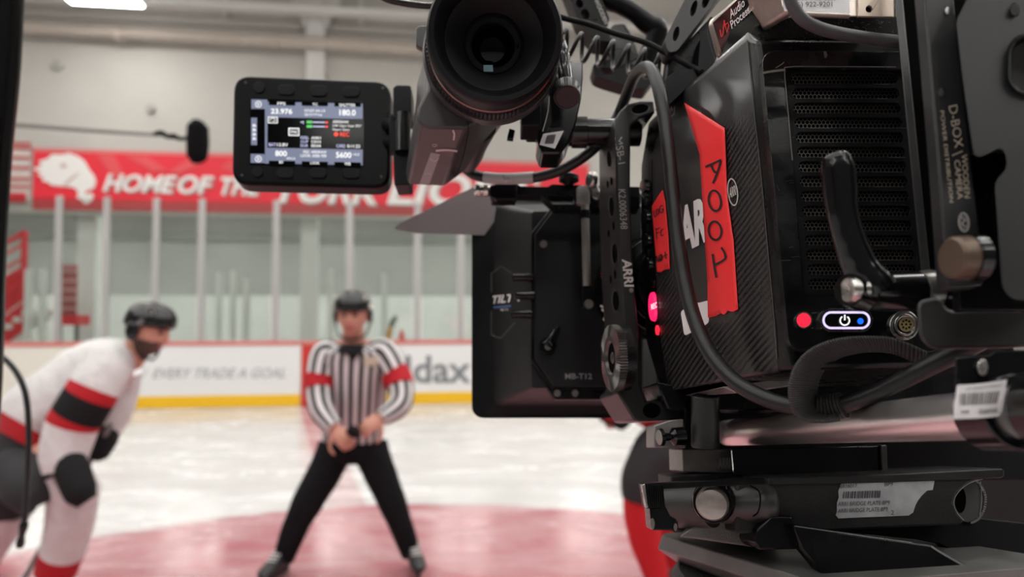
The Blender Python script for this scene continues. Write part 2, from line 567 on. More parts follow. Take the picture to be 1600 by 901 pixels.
# concourse floor and bulkhead columns
for i, (px, w) in enumerate(((133, 30), (482, 26), (1120, 26))):
    a = wp(px - w / 2, OB + 0.4); c = wp(px + w / 2, OB + 0.4)
    b = MB()
    b.prism([a, c, c + WN * 0.3, a + WN * 0.3], V((0, 0, BULK)))
    structure(b.build('column', STEELW if i else CONCL, bevel=0.01))
# steel column on the upper wall with its bracket
def upright(name, m, px, w, z0, z1, off, dep, parent=None):
    a = wp(px - w / 2, off); c = wp(px + w / 2, off)
    b = MB(); b.prism([V((a.x, a.y, z0)), V((c.x, c.y, z0)), V((c.x, c.y, z1)), V((a.x, a.y, z1))], WN * dep)
    return b.build(name, m, parent, 0.01)
z45 = wz(45, 480, OB - 0.25)
structure(upright('column', STEELW, 489, 30, wz(225, 489, OB - 0.3), CEIL, OB - 0.25, 0.25))
b = MB()
for sx in (-1, 1):
    a = wp(489 + sx * 16, OB - 0.3); e = wp(489 + sx * 40, OB - 0.3)
    b.prism([V((a.x, a.y, z45)), V((a.x, a.y, CEIL)), V((e.x, e.y, CEIL)), V((e.x, e.y, z45 + 0.55))], WN * 0.06)
structure(b.build('beam', STEELW))
# roof girder seen at the top edge of the wall
structure(wslab_s('beam', STEELW, -22, 30, wz(18, 400, OB - 0.5), wz(6, 400, OB - 0.5), OB - 0.6, 0.15))
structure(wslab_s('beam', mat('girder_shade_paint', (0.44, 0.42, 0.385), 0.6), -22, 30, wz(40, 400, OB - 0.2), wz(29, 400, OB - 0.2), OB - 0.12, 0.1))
for px in (345, 560, 660):
    structure(upright('beam', STEELW, px, 7, wz(40, px, OB - 0.1), CEIL, OB - 0.1, 0.08))

# wall pipe
t = thing('wall_pipe', 'long beige pipe running across the upper wall above the banner', 'pipe', wp(300, OB - 0.35, 6))
b = MB(); zp = wz(62, 400, OB - 0.35)
b.cyl(wp(-60, OB - 0.35, zp + 0.04), wp(760, OB - 0.35, zp - 0.04), 0.115, seg=14)
b.build('pipe_run', PIPE, t)
for px in (178, 425, 567):
    b = MB(); q = wp(px, OB - 0.35, zp); b.cyl(q - WD * 0.06, q + WD * 0.06, 0.15, seg=14)
    b.cyl(q, q + WN * 0.36, 0.04, seg=8)
    b.build('pipe_clamp', PIPE, t)
for (px, py, w, dsc) in ((80, 100, 0.16, 'round grey wall fitting near the upper left of the bare wall'), (228, 168, 0.13, 'small round grey wall fitting above the microphone boom')):
    q = wp(px, OB - 0.1, wz(py, px, OB - 0.1))
    b = MB(); b.lathe(q, WN, [(0.12, w * 0.6), (0.02, w * 0.6), (0, w * 0.5)], 20, cap1=True)
    o = b.build('wall_fitting', mat('fitting_grey', (0.40, 0.39, 0.36), 0.5))
    tag(o, dsc, 'wall fitting')

# ceiling light fixtures: rows of long troffers under the roof
def make_light(loc, ang):
    t = thing('ceiling_light', '', 'ceiling light', loc, 'arena ceiling lights')
    bx = Matrix.Rotation(ang, 3, 'Z') @ V((0.62, 0, 0)); by = Matrix.Rotation(ang, 3, 'Z') @ V((0, 0.17, 0))
    b = MB(); b.box(loc + V((0, 0, 0.05)), bx, by, V((0, 0, 0.05)))
    b.build('housing', STEELW, t, 0.01)
    b = MB(); b.box(loc + V((0, 0, -0.012)), bx * 0.95, by * 0.9, V((0, 0, 0.01)))
    b.build('diffuser', mat('fixture_diffuser', (0.9, 0.9, 0.9), 0.4, emit=(1.0, 0.985, 0.96), estr=LAMP), t)
    b = MB()
    for s in (-1, 1): b.cyl(loc + bx * 0.8 * s + V((0, 0, 0.09)), loc + bx * 0.8 * s + V((0, 0, CEIL - loc.z)), 0.008, seg=6)
    b.build('hanger', STEELW, t)
    return t
def copy_tree(o, parent=None):
    c = o.copy(); COL.objects.link(c)
    if parent: c.parent = parent
    for ch in [q for q in bpy.data.objects if q.parent == o]: copy_tree(ch, c)
    return c
q = wp(154, OB - 1.6); zq = wz(3, 154, OB - 1.6)
first = make_light(V((q.x, q.y, zq + 0.03)), WYAW)
first['label'] = 'bright white ceiling light at the top left above the bare wall'
k = 0
for iy, y in enumerate((10.6, 7.8, 5.0, 2.2, -0.6, -3.4, -6.0)):
    for ix, x in enumerate((-10.5, -7.5, -4.5, -1.5, 1.5, 4.5, 7.5, 10.5)):
        if y == 10.6 and x < 4: continue
        c = copy_tree(first); c.location = (x, y, 7.6)
        c['label'] = 'bright white ceiling light over the ice, out of the picture above the rink'

for x in range(-9, 16, 3):           # unseen lights added to brighten the concourse, up behind the bulkhead
    c = copy_tree(first); q = W0 + WN * (OB + 2.0) + WD * (x + 0.5); c.location = (q.x, q.y, BULK + 0.40)
    for ch in [h for h in bpy.data.objects if h.parent == c and h.name.startswith('hanger')]: bpy.data.objects.remove(ch)
    c['label'] = 'unseen white light added to brighten the concourse, hidden up behind the red banner'

# ------------------------------------------------------------------ boards
ZT = 1.0
def board(px0, px1, m, label, lw=None):
    a = wp(px0)
    t = thing('dasher_board', label, 'rink board', V((a.x, a.y, 0)), 'rink boards along the far side')
    px0 += 1.0; px1 -= 1.0
    wslab('panel', m, px0, px1, 0.0, ZT, 0.0, 0.10, t, 0.004)
    wslab('kick_plate', KICK if m != BOARDR else BOARDR, px0, px1, 0.02, 0.20, -0.015, 0.02, t)
    wslab('cap_rail', CAPR, px0, px1, ZT - 0.035, ZT + 0.03, -0.02, 0.14, t, 0.008)
    return t
board(-330, -60, BOARDC, 'cream rink board panel mostly out of the picture beyond the black post')
board(-60, 208, BOARDC, 'plain cream rink board panel behind the white-jersey player')
ad = board(208, 471, BOARDW, 'white rink board with small grey slanted slogan behind the leaning player')
b = MB(); wl = Wall(-0.006)
text(b, 'EVERY TRADE A GOAL', (238, 591), (446, 590), (240, 575.5), wl, 0.0, 0.012, 0.25)
b.build('slogan', ADG, ad)
b = MB(); text(b, '#', (214, 591), (229, 591), (217, 575), wl, 0.0, 0.0, 0.25); b.build('hash_mark', mat('hash_light', (0.62, 0.62, 0.62), 0.5), ad)
board(471, 503, BOARDR, 'red rink board panel at the centre line behind the referee')
ad = board(503, 760, BOARDW, 'white rink board with large dark grey letters ldax beside the referee')
b = MB(); text(b, 'ldax', (634, 598.5), (736, 598.5), (634, 555), wl, 0.0, 0.02); b.build('advert_lettering', ADK, ad)
board(760, 1040, BOARDW, 'white rink board panel hidden behind the cinema camera rig')
board(1040, 1400, BOARDW, 'white rink board panel further right behind the cinema camera body')

# glass and posts
def pane_material():
    m = bpy.data.materials.new('rink_glass'); m.use_nodes = True; nt = m.node_tree
    for n in list(nt.nodes):
        if n.type != 'OUTPUT_MATERIAL': nt.nodes.remove(n)
    tr = N(nt, 'ShaderNodeBsdfTransparent'); tr.inputs[0].default_value = (0.90, 0.935, 0.915, 1)
    gl = N(nt, 'ShaderNodeBsdfGlossy'); gl.inputs['Roughness'].default_value = 0.05; gl.inputs[0].default_value = (0.9, 1, 0.95, 1)
    mx = N(nt, 'ShaderNodeMixShader'); mx.inputs[0].default_value = 0.10
    nt.links.new(tr.outputs[0], mx.inputs[1]); nt.links.new(gl.outputs[0], mx.inputs[2]); nt.links.new(mx.outputs[0], nt.nodes['Material Output'].inputs[0])
    return m
GLASSM = pane_material()
GT = wz(312, 400, 0.07)
posts = [-30, 88, 163, 241, 313, 430, 545, 652, 720, 830, 950, 1080]
desc = ['beyond the black post at the frame edge', 'under the lion emblem', 'second from the left, right of the lion emblem', 'third from the left under the word HOME', 'fourth from the left under the word OF',
        'under the left half of the camera monitor', 'under the right half of the camera monitor', 'under the grey matte box flag', 'beside the matte box, hidden behind the flag edge', 'behind the matte box', 'behind the lens', 'behind the camera body']
for i, px in enumerate(posts):
    w = 10 if i < 9 else 9
    o = upright('glass_post', ALU, px, w, ZT + 0.03, GT, 0.03, 0.07)
    a = wp(px, 0.03); tag(o, 'aluminium glass post on the boards ' + desc[i], 'glass post', 'posts between the rink glass panels')
for i in range(len(posts) - 1):
    o = wslab('rink_shield', GLASSM, posts[i] + 7, posts[i + 1] - 6.5, ZT + 0.03, GT - 0.03, 0.055, 0.012)
    tag(o, 'clear rink glass right of the post ' + desc[i], 'rink glass', 'rink glass panels')

# ------------------------------------------------------------------ banner
BW = Wall(OB - 0.03)
a = wp(47, OB - 0.03); zb1 = wz(236, 47, OB - 0.03); zb0 = wz(326, 47, OB - 0.03)
t = thing('banner', 'long red banner with white lion head and words HOME OF THE YORK LIONS', 'banner', V((a.x, a.y, zb0)))
wslab('cloth', BANR, 47, 920, zb0, zb1, OB - 0.03, 0.02, t)
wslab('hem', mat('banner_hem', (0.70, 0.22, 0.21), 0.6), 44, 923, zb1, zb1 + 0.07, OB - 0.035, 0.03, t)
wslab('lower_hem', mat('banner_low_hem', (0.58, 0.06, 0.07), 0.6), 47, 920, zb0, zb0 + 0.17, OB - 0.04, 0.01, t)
L = Wall(OB - 0.045)
b = MB()
for tri in ([(150, 241), (178, 241), (200, 285), (188, 290)], [(195, 243), (230, 244), (262, 266), (240, 268)], [(262, 268), (300, 246), (330, 247), (280, 272)], [(345, 262), (362, 248), (366, 270)]):
    decal(b, tri, L, 0.0)
b.build('facet_pattern', BANR2, t)
L2 = Wall(OB - 0.05)
lion = zz(0, 180, 4.444, [(225, 375), (290, 345), (265, 320), (330, 300), (360, 270), (430, 272), (480, 262), (545, 285), (590, 320), (620, 375), (655, 420), (668, 465), (650, 510), (610, 520), (585, 545), (640, 540), (652, 565), (630, 600), (590, 618), (570, 590), (530, 570), (545, 540), (520, 505), (470, 495), (400, 490), (360, 485), (330, 465), (290, 455), (300, 430), (255, 415), (285, 395)])
b = MB(); decal(b, lion, L2, 0.0); b.build('lion_emblem', CREAMB, t)
b = MB()
L3 = Wall(OB - 0.056)
decal(b, zz(0, 180, 4.444, ell(440, 350, 24, 18, 12)), L3, 0)
decal(b, zz(0, 180, 4.444, [(440, 480), (480, 440), (520, 410), (560, 395), (530, 425), (500, 450), (460, 490)]), L3, 0)
b.build('emblem_lines', mat('emblem_tan', (0.66, 0.52, 0.46), 0.6), t)
for s, O, B, C, bd in (('HOME', (160, 299), (271, 302), (166, 271), 0.03), ('OF', (275, 302), (329, 304), (280, 273), 0.03), ('THE', (340, 304), (404, 306), (346, 276), 0.03),
                       ('YORK', (424, 316.5), (590, 322), (434, 268), 0.03), ('LIONS', (604, 320), (836, 326), (612, 268), 0.03)):
    b = MB(); text(b, s, (O[0] + 3, O[1] + 2), (B[0] + 3, B[1] + 2), (C[0] + 3, C[1] + 2), L2, 0, bd, 0.12); b.build('letter_shadow', SHADOWG, t)
    b = MB(); text(b, s, O, B, C, L3, 0, bd, 0.12); b.build('lettering', CREAMB, t)

# striped panel left of the banner
a = wp(5, OB - 0.05); z0 = wz(316, 20, OB - 0.05); z1 = wz(222, 20, OB - 0.05)
t = thing('balcony_panel', 'white and red striped balcony panel left of the red banner', 'balcony panel', V((a.x, a.y, z0)))
wslab('backing', mat('panel_pale', (0.66, 0.60, 0.56), 0.6), -90, 42, z0, z1, OB - 0.05, 0.03, t)
zs = [wz(y, 20, OB - 0.06) for y in (224, 231, 246, 262, 279, 291)]
for z in zs: wslab('stripe', mat('stripe_red', (0.52, 0.10, 0.095), 0.6), -90, 42, z - 0.028, z + 0.028, OB - 0.07, 0.02, t)
wslab('lower_panel', REDP, -90, 36, z0, wz(301, 20, OB - 0.06), OB - 0.08, 0.02, t)

# red stairs behind the glass
o3 = 1.6
a = wp(20, o3)
t = thing('staircase', 'red steel stairs with pale treads behind the glass at the far left', 'stairs', V((a.x, a.y, 0)))
def wpt(px, py, off): 
    q = wp(px, off); return V((q.x, q.y, wz(py, px, off)))
for dz, nm in ((0, 'stringer'), (0.9, 'stringer')):
    b = MB(); b.prism([wpt(-60, 590, o3 + dz), wpt(38, 515, o3 + dz), wpt(38, 470, o3 + dz), wpt(-60, 545, o3 + dz)], WN * 0.06); b.build(nm, REDP, t)
b = MB(); b.prism([wpt(-60, 470, o3), wpt(34, 415, o3), wpt(34, 470, o3), wpt(-60, 540, o3)], WN * 0.04); b.build('riser_panel', REDP, t)
for i in range(7):
    x = -50 + i * 14; y = 556 - i * 10.5
    b = MB(); p0, p1 = wpt(x, y, o3 - 0.02), wpt(x + 13, y, o3 - 0.02)
    b.prism([p0, p1, p1 + V((0, 0, 0.09)), p0 + V((0, 0, 0.09))], WN * 0.92); b.build('tread', CONCL, t)
b = MB()
b.cyl(wpt(36, 470, o3), wpt(36, 360, o3), 0.05, seg=8); b.cyl(wpt(36, 362, o3), wpt(-60, 420, o3), 0.04, seg=8)
for k in range(4): b.cyl(wpt(36, 380 + k * 22, o3), wpt(-60, 436 + k * 24, o3), 0.025, seg=6)
b.build('handrail', REDP, t)
o4 = 2.2
a = wp(104, o4)
t = thing('slatted_rack', 'red slatted rack with a bright red shelf behind the glass at left', 'rack', V((a.x, a.y, 0)))
zr0, zr1 = wz(505, 104, o4), wz(412, 104, o4)
wslab('back_panel', mat('dull_red', (0.40, 0.12, 0.12), 0.6), 92, 119, zr0, zr1, o4 + 0.3, 0.04, t)
for k in range(5):
    z = zr0 + (zr1 - zr0) * (0.22 + 0.16 * k); wslab('slat', mat('dull_pink', (0.52, 0.30, 0.29), 0.6), 90, 119, z, z + 0.06, o4 + 0.25, 0.04, t)
wslab('shelf', REDP, 88, 121, wz(508, 104, o4), wz(492, 104, o4), o4, 0.5, t)
for px in (92, 118): upright('leg', mat('rack_dark', (0.08, 0.08, 0.08), 0.6), px, 4, 0, zr0, o4 + 0.1, 0.1, t)
# pale posts standing in the concourse
DS = ['pale upright post behind the glass beside the red stairs', 'pale upright post behind the glass left of the red rack', 'pale tall post behind the glass under the word OF', 'pale post behind the glass right of the word OF', 'pale short post behind the glass near the referee, left side',
      'pale short post behind the glass nearest the referee helmet', 'pale thin post behind the glass right of the referee helmet']
for i, (px, py, w) in enumerate(((41, 420, 9), (64, 420, 8), (341, 425, 8), (363, 422, 8), (384, 436, 9), (516, 420, 8), (600, 425, 8))):
    SO = 1.2 if i < 2 else 1.9
    o = upright('stanchion', CONCL, px, w, 0, wz(py, px, SO), SO, 0.1); a = wp(px, SO)
    tag(o, DS[i], 'post', 'pale posts in the concourse')
# cone and bottle on the ledge behind the glass
q = wp(628, 0.75); zc = 0.93
t = thing('traffic_cone', 'small red cone standing behind the glass at the referee shoulder', 'cone', V((q.x, q.y, 0)))
b = MB(); b.lathe(V((q.x, q.y, zc)), V((0, 0, 1)), [(0, 0.09), (0.02, 0.09), (0.03, 0.075), (0.24, 0.025), (0.25, 0.0)], 20, cap0=True); b.build('cone_body', mat('cone_red', (0.75, 0.06, 0.05), 0.5), t)
b = MB(); b.box(V((q.x, q.y, zc / 2)), WD * 0.3, WN * 0.15, V((0, 0, zc / 2))); 
tag(b.build('ledge_box', CONCL), 'pale box standing behind the boards under the cone', 'box')
q = wp(609, 0.75)
t = thing('tool', 'orange and dark hand tool leaning behind the glass at the referee shoulder', 'tool', V((q.x, q.y, 0)))
b = MB(); b.tube([V((q.x - .03, q.y, 0.945)), V((q.x, q.y, 1.15)), V((q.x + 0.02, q.y, 1.25))], [0.03, 0.045, 0.02], 10); b.build('grip', mat('tool_orange', (0.75, 0.32, 0.03), 0.5), t)
b = MB(); b.tube([V((q.x + .02, q.y, 1.24)), V((q.x + 0.08, q.y, 1.36)), V((q.x + 0.12, q.y, 1.40))], [0.05, 0.04, 0.02], 10); b.build('tool_head', mat('tool_dark', (0.10, 0.10, 0.08), 0.5), t)

# ------------------------------------------------------------------ boom microphone
db = 3.2
t = thing('boom_microphone', 'boom pole with black furry microphone reaching in from the left', 'microphone', P(160, 208, db))
b = MB(); b.tube([P(-260, 178, db), P(-20, 192, db), P(130, 203, db), P(248, 211, db)], [0.013, 0.012, 0.010, 0.008], 10); b.build('pole', mat('boom_grey', (0.17, 0.17, 0.155), 0.4), t)
b = MB(); b.tube([P(240, 210, db), P(252, 208, db), P(262, 213, db), P(272, 213, db), P(282, 217, db), P(298, 214, db)], [0.009, 0.014, 0.011, 0.014, 0.009, 0.009], 10); b.build('shock_mount', MATTE, t)
b = MB()
pts = [P(311, 187, db), P(310, 191, db), P(309, 200, db), P(309, 222, db), P(308, 243, db), P(307, 252, db), P(307, 255.5, db)]
b.tube(pts, [0.010, 0.030, 0.046, 0.049, 0.045, 0.028, 0.008], 20); b.build('windscreen', mat('fur_black', (0.006, 0.006, 0.007), 0.9, spec=0.1, bump=0.8, bscale=160), t)

# ------------------------------------------------------------------ black post and hanging cable at the left edge
dp = 0.62
t = thing('light_stand_post', 'black upright stand post at the left edge, close to the lens', 'stand', P(0, 430, dp))
b = MB(); b.tube([P(15, -80, dp), P(7, 100, dp), P(-7, 250, dp), P(-16, 420, dp), P(-24, 640, dp), P(-60, 1050, dp)], [0.0125, 0.0125, 0.0122, 0.012, 0.012, 0.012], 16); b.build('tube', GLOSS, t)
lowp = P(-60, 1050, dp)
b = MB(); b.cyl(lowp, V((lowp.x, lowp.y, 0.02)), 0.0145, seg=14)
for a_ in (0.6, 2.7, 4.8): b.cyl(V((lowp.x, lowp.y, 0.35)), V((lowp.x + 0.35 * math.cos(a_), lowp.y + 0.35 * math.sin(a_), 0.012)), 0.012, seg=10)
b.build('stand_base', BLK, t)
dk = 1.05
t = thing('hanging_cable', 'black cable drooping from the left edge and ending in a plug', 'cable', P(35, 850, dk))
b = MB(); b.tube([P(-80, 590, dk), P(-35, 556, dk), P(-8, 552, dk), P(15, 568, dk), P(33, 595, dk), P(42, 628, dk), P(45, 680, dk), P(43, 740, dk), P(40, 790, dk), P(37, 826, dk)], 0.0042, 10); b.build('cable', CAB, t)
b = MB(); b.tube([P(38, 815, dk), P(37, 822, dk), P(34, 836, dk), P(32, 848, dk), P(31, 855, dk)], [0.005, 0.0065, 0.0045, 0.006, 0.0045], 10); b.build('plug', GLOSS, t)

# ================================================================== PEOPLE
SKIN = mat('skin', (0.56, 0.27, 0.20), 0.5, spec=0.4)
SKIND = mat('skin_lips', (0.40, 0.13, 0.11), 0.5)
HAIRM = mat('dark_hair', (0.085, 0.052, 0.038), 0.7)
HELM = mat('helmet_black', (0.010, 0.010, 0.011), 0.18)
JERS = mat('jersey_white', (0.66, 0.645, 0.64), 0.8, bump=1.0, bscale=14)
JRED = mat('jersey_red', (0.44, 0.004, 0.012), 0.8)
JBLK = mat('jersey_black', (0.012, 0.012, 0.013), 0.85, spec=0.2)
PANT = mat('trousers_black', (0.008, 0.008, 0.009), 0.85, spec=0.15, bump=0.3, bscale=40)
PANTG = mat('hockey_pants', (0.030, 0.030, 0.032), 0.8, spec=0.25, bump=0.3, bscale=40)
SOCKR = mat('sock_red', (0.56, 0.006, 0.012), 0.8)
BOOT = mat('skate_boot', (0.015, 0.015, 0.016), 0.45)
CREAMT = mat('cream_thread', (0.62, 0.55, 0.42), 0.8)

def striped():
    m = bpy.data.materials.new('referee_stripes'); m.use_nodes = True; nt = m.node_tree; b = nt.nodes['Principled BSDF']
    uv = N(nt, 'ShaderNodeUVMap'); uv.uv_map = 'UVMap'
    s = N(nt, 'ShaderNodeSeparateXYZ'); nt.links.new(uv.outputs[0], s.inputs[0])
    mu = N(nt, 'ShaderNodeMath', operation='FRACT'); nt.links.new(s.outputs[0], mu.inputs[0])
    g = N(nt, 'ShaderNodeMath', operation='GREATER_THAN'); g.inputs[1].default_value = 0.52; nt.links.new(mu.outputs[0], g.inputs[0])
    mx = N(nt, 'ShaderNodeMix', data_type='RGBA'); mx.inputs[6].default_value = (0.72, 0.70, 0.70, 1); mx.inputs[7].default_value = (0.018, 0.018, 0.019, 1)
    nt.links.new(g.outputs[0], mx.inputs[0]); nt.links.new(mx.outputs[2], b.inputs['Base Color']); b.inputs['Roughness'].default_value = 0.8
    return m
STRIPE = striped()

def head(mb, c, fwd, up, h=0.235):
    fwd = fwd.normalized(); up = (up - fwd * up.dot(fwd)).normalized(); rt = fwd.cross(up)
    m = bmesh.ops.create_uvsphere(mb.bm, u_segments=40, v_segments=28, radius=1)
    for v in m['verts']:
        x, y, z = v.co                                     # x right, y forward, z up
        if z < 0:
            x *= 1 - 0.30 * (-z) ** 1.3; y = y * (1 - 0.10 * (-z)) + 0.12 * (-z) * (1 if y > 0 else 0.3)
        g = lambda cx, cz, sx, sz: math.exp(-((x - cx) / sx) ** 2 - ((z - cz) / sz) ** 2) if y > 0 else 0
        y += 0.26 * g(0, -0.16, 0.12, 0.14) + 0.12 * g(0, 0.05, 0.10, 0.2)         # nose
        y += 0.06 * g(0, 0.20, 0.5, 0.08)                                          # brow
        y -= 0.10 * (g(0.36, 0.04, 0.17, 0.11) + g(-0.36, 0.04, 0.17, 0.11))       # eye sockets
        y += 0.05 * g(0, -0.47, 0.26, 0.05) + 0.05 * g(0, -0.57, 0.22, 0.05) - 0.04 * g(0, -0.52, 0.3, 0.025)
        y += 0.08 * g(0, -0.82, 0.25, 0.12)                                        # chin
        v.co = c + rt * (x * h * 0.335) + fwd * (y * h * 0.41) + up * (z * h * 0.5)
    for s in (-1, 1):                                      # ears
        M = Matrix((rt, fwd, up)).transposed()
        mb.ball(c + rt * (s * h * 0.345) - fwd * h * 0.04 + up * (-h * 0.04), h * 0.035, h * 0.075, h * 0.13, 10, 8, M)
    return rt, fwd, up

def hand(mb, wrist, d, n, size=0.095, curl=1.1, thumb=1):
    """palm plus four curled fingers and a thumb; d along the palm, n out of its back"""
    d = d.normalized(); n = (n - d * n.dot(d)).normalized(); s = d.cross(n)
    M = Matrix((s, d, n)).transposed()
    mb.ball(wrist + d * size * 0.5, size * 0.45, size * 0.58, size * 0.2, 14, 10, M)
    for i, (k, L) in enumerate(((-0.33, 0.78), (-0.11, 0.92), (0.11, 0.86), (0.33, 0.68))):
        p = wrist + d * size * 0.92 + s * size * k
        pts = [p - d * size * 0.3, p]
        a = 0.25
        for q in range(3):
            a += curl * (0.55 if q else 0.4)
            p = p + (d * math.cos(a) - n * math.sin(a)) * size * L * (0.42, 0.32, 0.24)[q]
            pts.append(p)
        mb.tube(pts, [0.0095, 0.0095, 0.009, 0.0082, 0.007], 8, 3)
    b = wrist + d * size * 0.28 + s * size * 0.36 * -thumb
    mb.tube([b, b + (s * -thumb * 0.45 + d * 0.35 - n * 0.15) * size, b + (s * -thumb * 0.5 + d * 0.75 - n * 0.4) * size], [0.012, 0.0105, 0.008], 8, 3)

def finish_body(mb, parent, feats, voxel=0.007, name='body'):
    """one continuous skin: the overlapping volumes are fused, then feature areas get their own material"""
    o = mb.build(name + '_raw', SKIN, parent)
    md = o.modifiers.new('fuse', 'REMESH'); md.mode = 'VOXEL'; md.voxel_size = voxel; md.use_smooth_shade = True
    sm = o.modifiers.new('smooth', 'SMOOTH'); sm.factor = 0.5; sm.iterations = 2
    bpy.context.view_layer.update()
    dg = bpy.context.evaluated_depsgraph_get()
    me = bpy.data.meshes.new_from_object(o.evaluated_get(dg))
    bpy.data.objects.remove(o)
    me.name = name
    me.materials.clear()
    for m in (SKIN, HAIRM, SKIND, INK): me.materials.append(m)
    off = origin_of(parent)
    for p in me.polygons:
        c = p.center + off; p.use_smooth = True; p.material_index = 0
        for fn, mi in feats:
            if fn(c): p.material_index = mi
    o = bpy.data.objects.new(name, me); COL.objects.link(o); o.parent = parent
    return o

def head_feats(c, rt, fwd, up, h, beard):
    def loc(p):
        q = p - c; return q.dot(rt) / (h * 0.335), q.dot(fwd) / (h * 0.41), q.dot(up) / (h * 0.5)
    def hair(p):
        x, y, z = loc(p); return abs(x) < 1.2 and abs(y) < 1.5 and -0.55 < z < 1.2 and (z > 0.42 or (y < -0.15 and z > -0.5))
    def brd(p):
        x, y, z = loc(p); return -1.35 < z < -0.34 and y > -0.1 and abs(x) < 1.1 and not (abs(x) < 0.3 and z > -0.40) and not (abs(x) < 0.28 and -0.56 < z < -0.45)
    def eyes(p):
        x, y, z = loc(p); return y > 0.5 and ((abs(x) - 0.36) / 0.15) ** 2 + ((z - 0.04) / 0.06) ** 2 < 1
    def brow(p):
        x, y, z = loc(p); return y > 0.5 and 0.15 < abs(x) < 0.58 and 0.17 < z < 0.26
    def lips(p):
        x, y, z = loc(p); return y > 0.5 and abs(x) < 0.27 and -0.60 < z < -0.44
    f = [(hair, 1), (lips, 2), (brow, 1), (eyes, 3)]
    if beard: f.insert(1, (brd, 1))
    return f

def helmet(parent, c, fwd, up, h, label=None):
    fwd = fwd.normalized(); up = (up - fwd * up.dot(fwd)).normalized(); rt = fwd.cross(up)
    b = MB()
    c2 = c + up * h * 0.10 - fwd * h * 0.01
    secs = []
    for z, k in ((-0.02, 1.0), (0.08, 1.02), (0.2, 0.98), (0.3, 0.88), (0.38, 0.72), (0.44, 0.48), (0.47, 0.2)):
        secs.append([c2 + up * h * (z + (0.05 if math.sin(t) > 0 else -0.06 * -math.sin(t)) * (1 - z * 2)) + rt * (math.cos(t) * h * 0.415 * k) + fwd * (math.sin(t) * h * 0.52 * k) for t in [2 * math.pi * i / 28 for i in range(28)]])
    b.loft(secs)
    o = b.build('helmet', HELM, parent, 0.004)
    for s in (-1, 1):
        b = MB()
        M = Matrix((rt, fwd, up)).transposed()
        b.ball(c2 + rt * s * h * 0.40 - fwd * h * 0.06 - up * h * 0.13, h * 0.05, h * 0.16, h * 0.20, 14, 10, M)
        b.build('ear_guard', HELM, o)
    b = MB()
    for s in (-1, 1):
        b.tube([c2 + rt * s * h * 0.4 - up * h * 0.25, c + rt * s * h * 0.3 - up * h * 0.45 + fwd * h * 0.1, c - up * h * 0.56 + fwd * h * 0.22], 0.006, 6)
    b.build('chin_strap', JBLK, o)
    b = MB()
    for s in (-1, 1):
        for k, (z, yy) in enumerate(((0.10, 0.1), (0.3, 0.2))):
            b.lathe(c2 + rt * s * h * (0.42, 0.33)[k] + up * h * z + fwd * h * yy, rt * s, [(-0.006, 0.016), (0.006, 0.016), (0.008, 0.0)], 14)
    b.build('helmet_rivet', STEEL, o)
    return o

def ringsec(p, a, b, n=32):
    return [p + a * math.cos(2 * math.pi * i / n) + b * math.sin(2 * math.pi * i / n) for i in range(n)]

def uv_scale(o, k):
    for l in o.data.uv_layers['UVMap'].data: l.uv.x *= k

def skate(parent, ankle, toe_dir, bottom, size=0.29, boot=BOOT):
    toe = V((toe_dir.x, toe_dir.y, 0)).normalized()
    sid = V((-toe.y, toe.x, 0)); zb = bottom.z + 0.055
    base = V((bottom.x, bottom.y, zb))
    b = MB(); secs = []
    for t, w, h in ((-0.34, 0.020, 0.07), (-0.28, 0.034, 0.11), (-0.1, 0.038, 0.13), (0.1, 0.042, 0.10), (0.35, 0.048, 0.065), (0.55, 0.042, 0.05), (0.64, 0.02, 0.03)):
        p = base + toe * size * t
        secs.append([p + sid * (w * math.cos(a)) + V((0, 0, h * 0.5 + h * 0.5 * math.sin(a))) for a in [2 * math.pi * i / 14 for i in range(14)]])
    b.loft(secs)
    b.tube([base - toe * size * 0.12 + V((0, 0, 0.06)), ankle], [0.052, 0.056], 14, smooth=False)
    o = b.build('skate', boot, parent)
    b = MB(); b.box(base + V((0, 0, -0.018)) + toe * size * 0.12, toe * size * 0.42, sid * 0.009, V((0, 0, 0.02))); b.build('blade_holder', WHITE if boot is not BOOT else BOOT, o, 0.004)
    b = MB(); b.box(base + V((0, 0, -0.046)) + toe * size * 0.12, toe * size * 0.46, sid * 0.002, V((0, 0, 0.009))); b.build('blade', STEEL, o)
    b = MB()
    for k in range(5):
        p = base + toe * size * (0.02 + 0.07 * k) + V((0, 0, 0.115 - 0.011 * k)); b.cyl(p - sid * 0.028, p + sid * 0.028, 0.004, seg=6)
    b.build('lace', WHITE, o)
    return o

# ------------------------------------------------------------------ referee, standing astride with bent knees, hands together
gl, gr = ground(438, 903), ground(646, 893)
dl = (gl - EYE).dot(CF); dr_ = (gr - EYE).dot(CF)
c0 = (gl + gr) * 0.5
t = thing('person', 'referee in black and white stripes with red armbands standing legs apart on the ice', 'person', V((c0.x, c0.y, 0)))
hc = P(551, 492, 3.80); hf = V((0.04, -1, -0.10)); hu = V((0, -0.12, 1))
b = MB(); rt, fw, up = head(b, hc, hf, hu, 0.235)
b.tube([P(552, 515, 3.83), P(552, 545, 3.88)], [0.058, 0.07], 14, smooth=False)
b.tube([P(552, 540, 3.88), P(553, 575, 3.92), P(553, 640, 4.0), P(550, 690, 4.08)], [0.07, 0.095, 0.1, 0.1], 14)
SL = [P(508, 554, 3.88), P(498, 596, 3.82), P(502, 638, 3.76), P(522, 668, 3.70)]
SR = [P(600, 552, 3.88), P(623, 594, 3.82), P(625, 630, 3.76), P(597, 653, 3.70)]
b.tube(SL, [0.045, 0.045, 0.042, 0.03], 12); b.tube(SR, [0.045, 0.045, 0.042, 0.03], 12)
b.tube([SL[0], P(552, 562, 3.9), SR[0]], [0.04, 0.06, 0.04], 12)
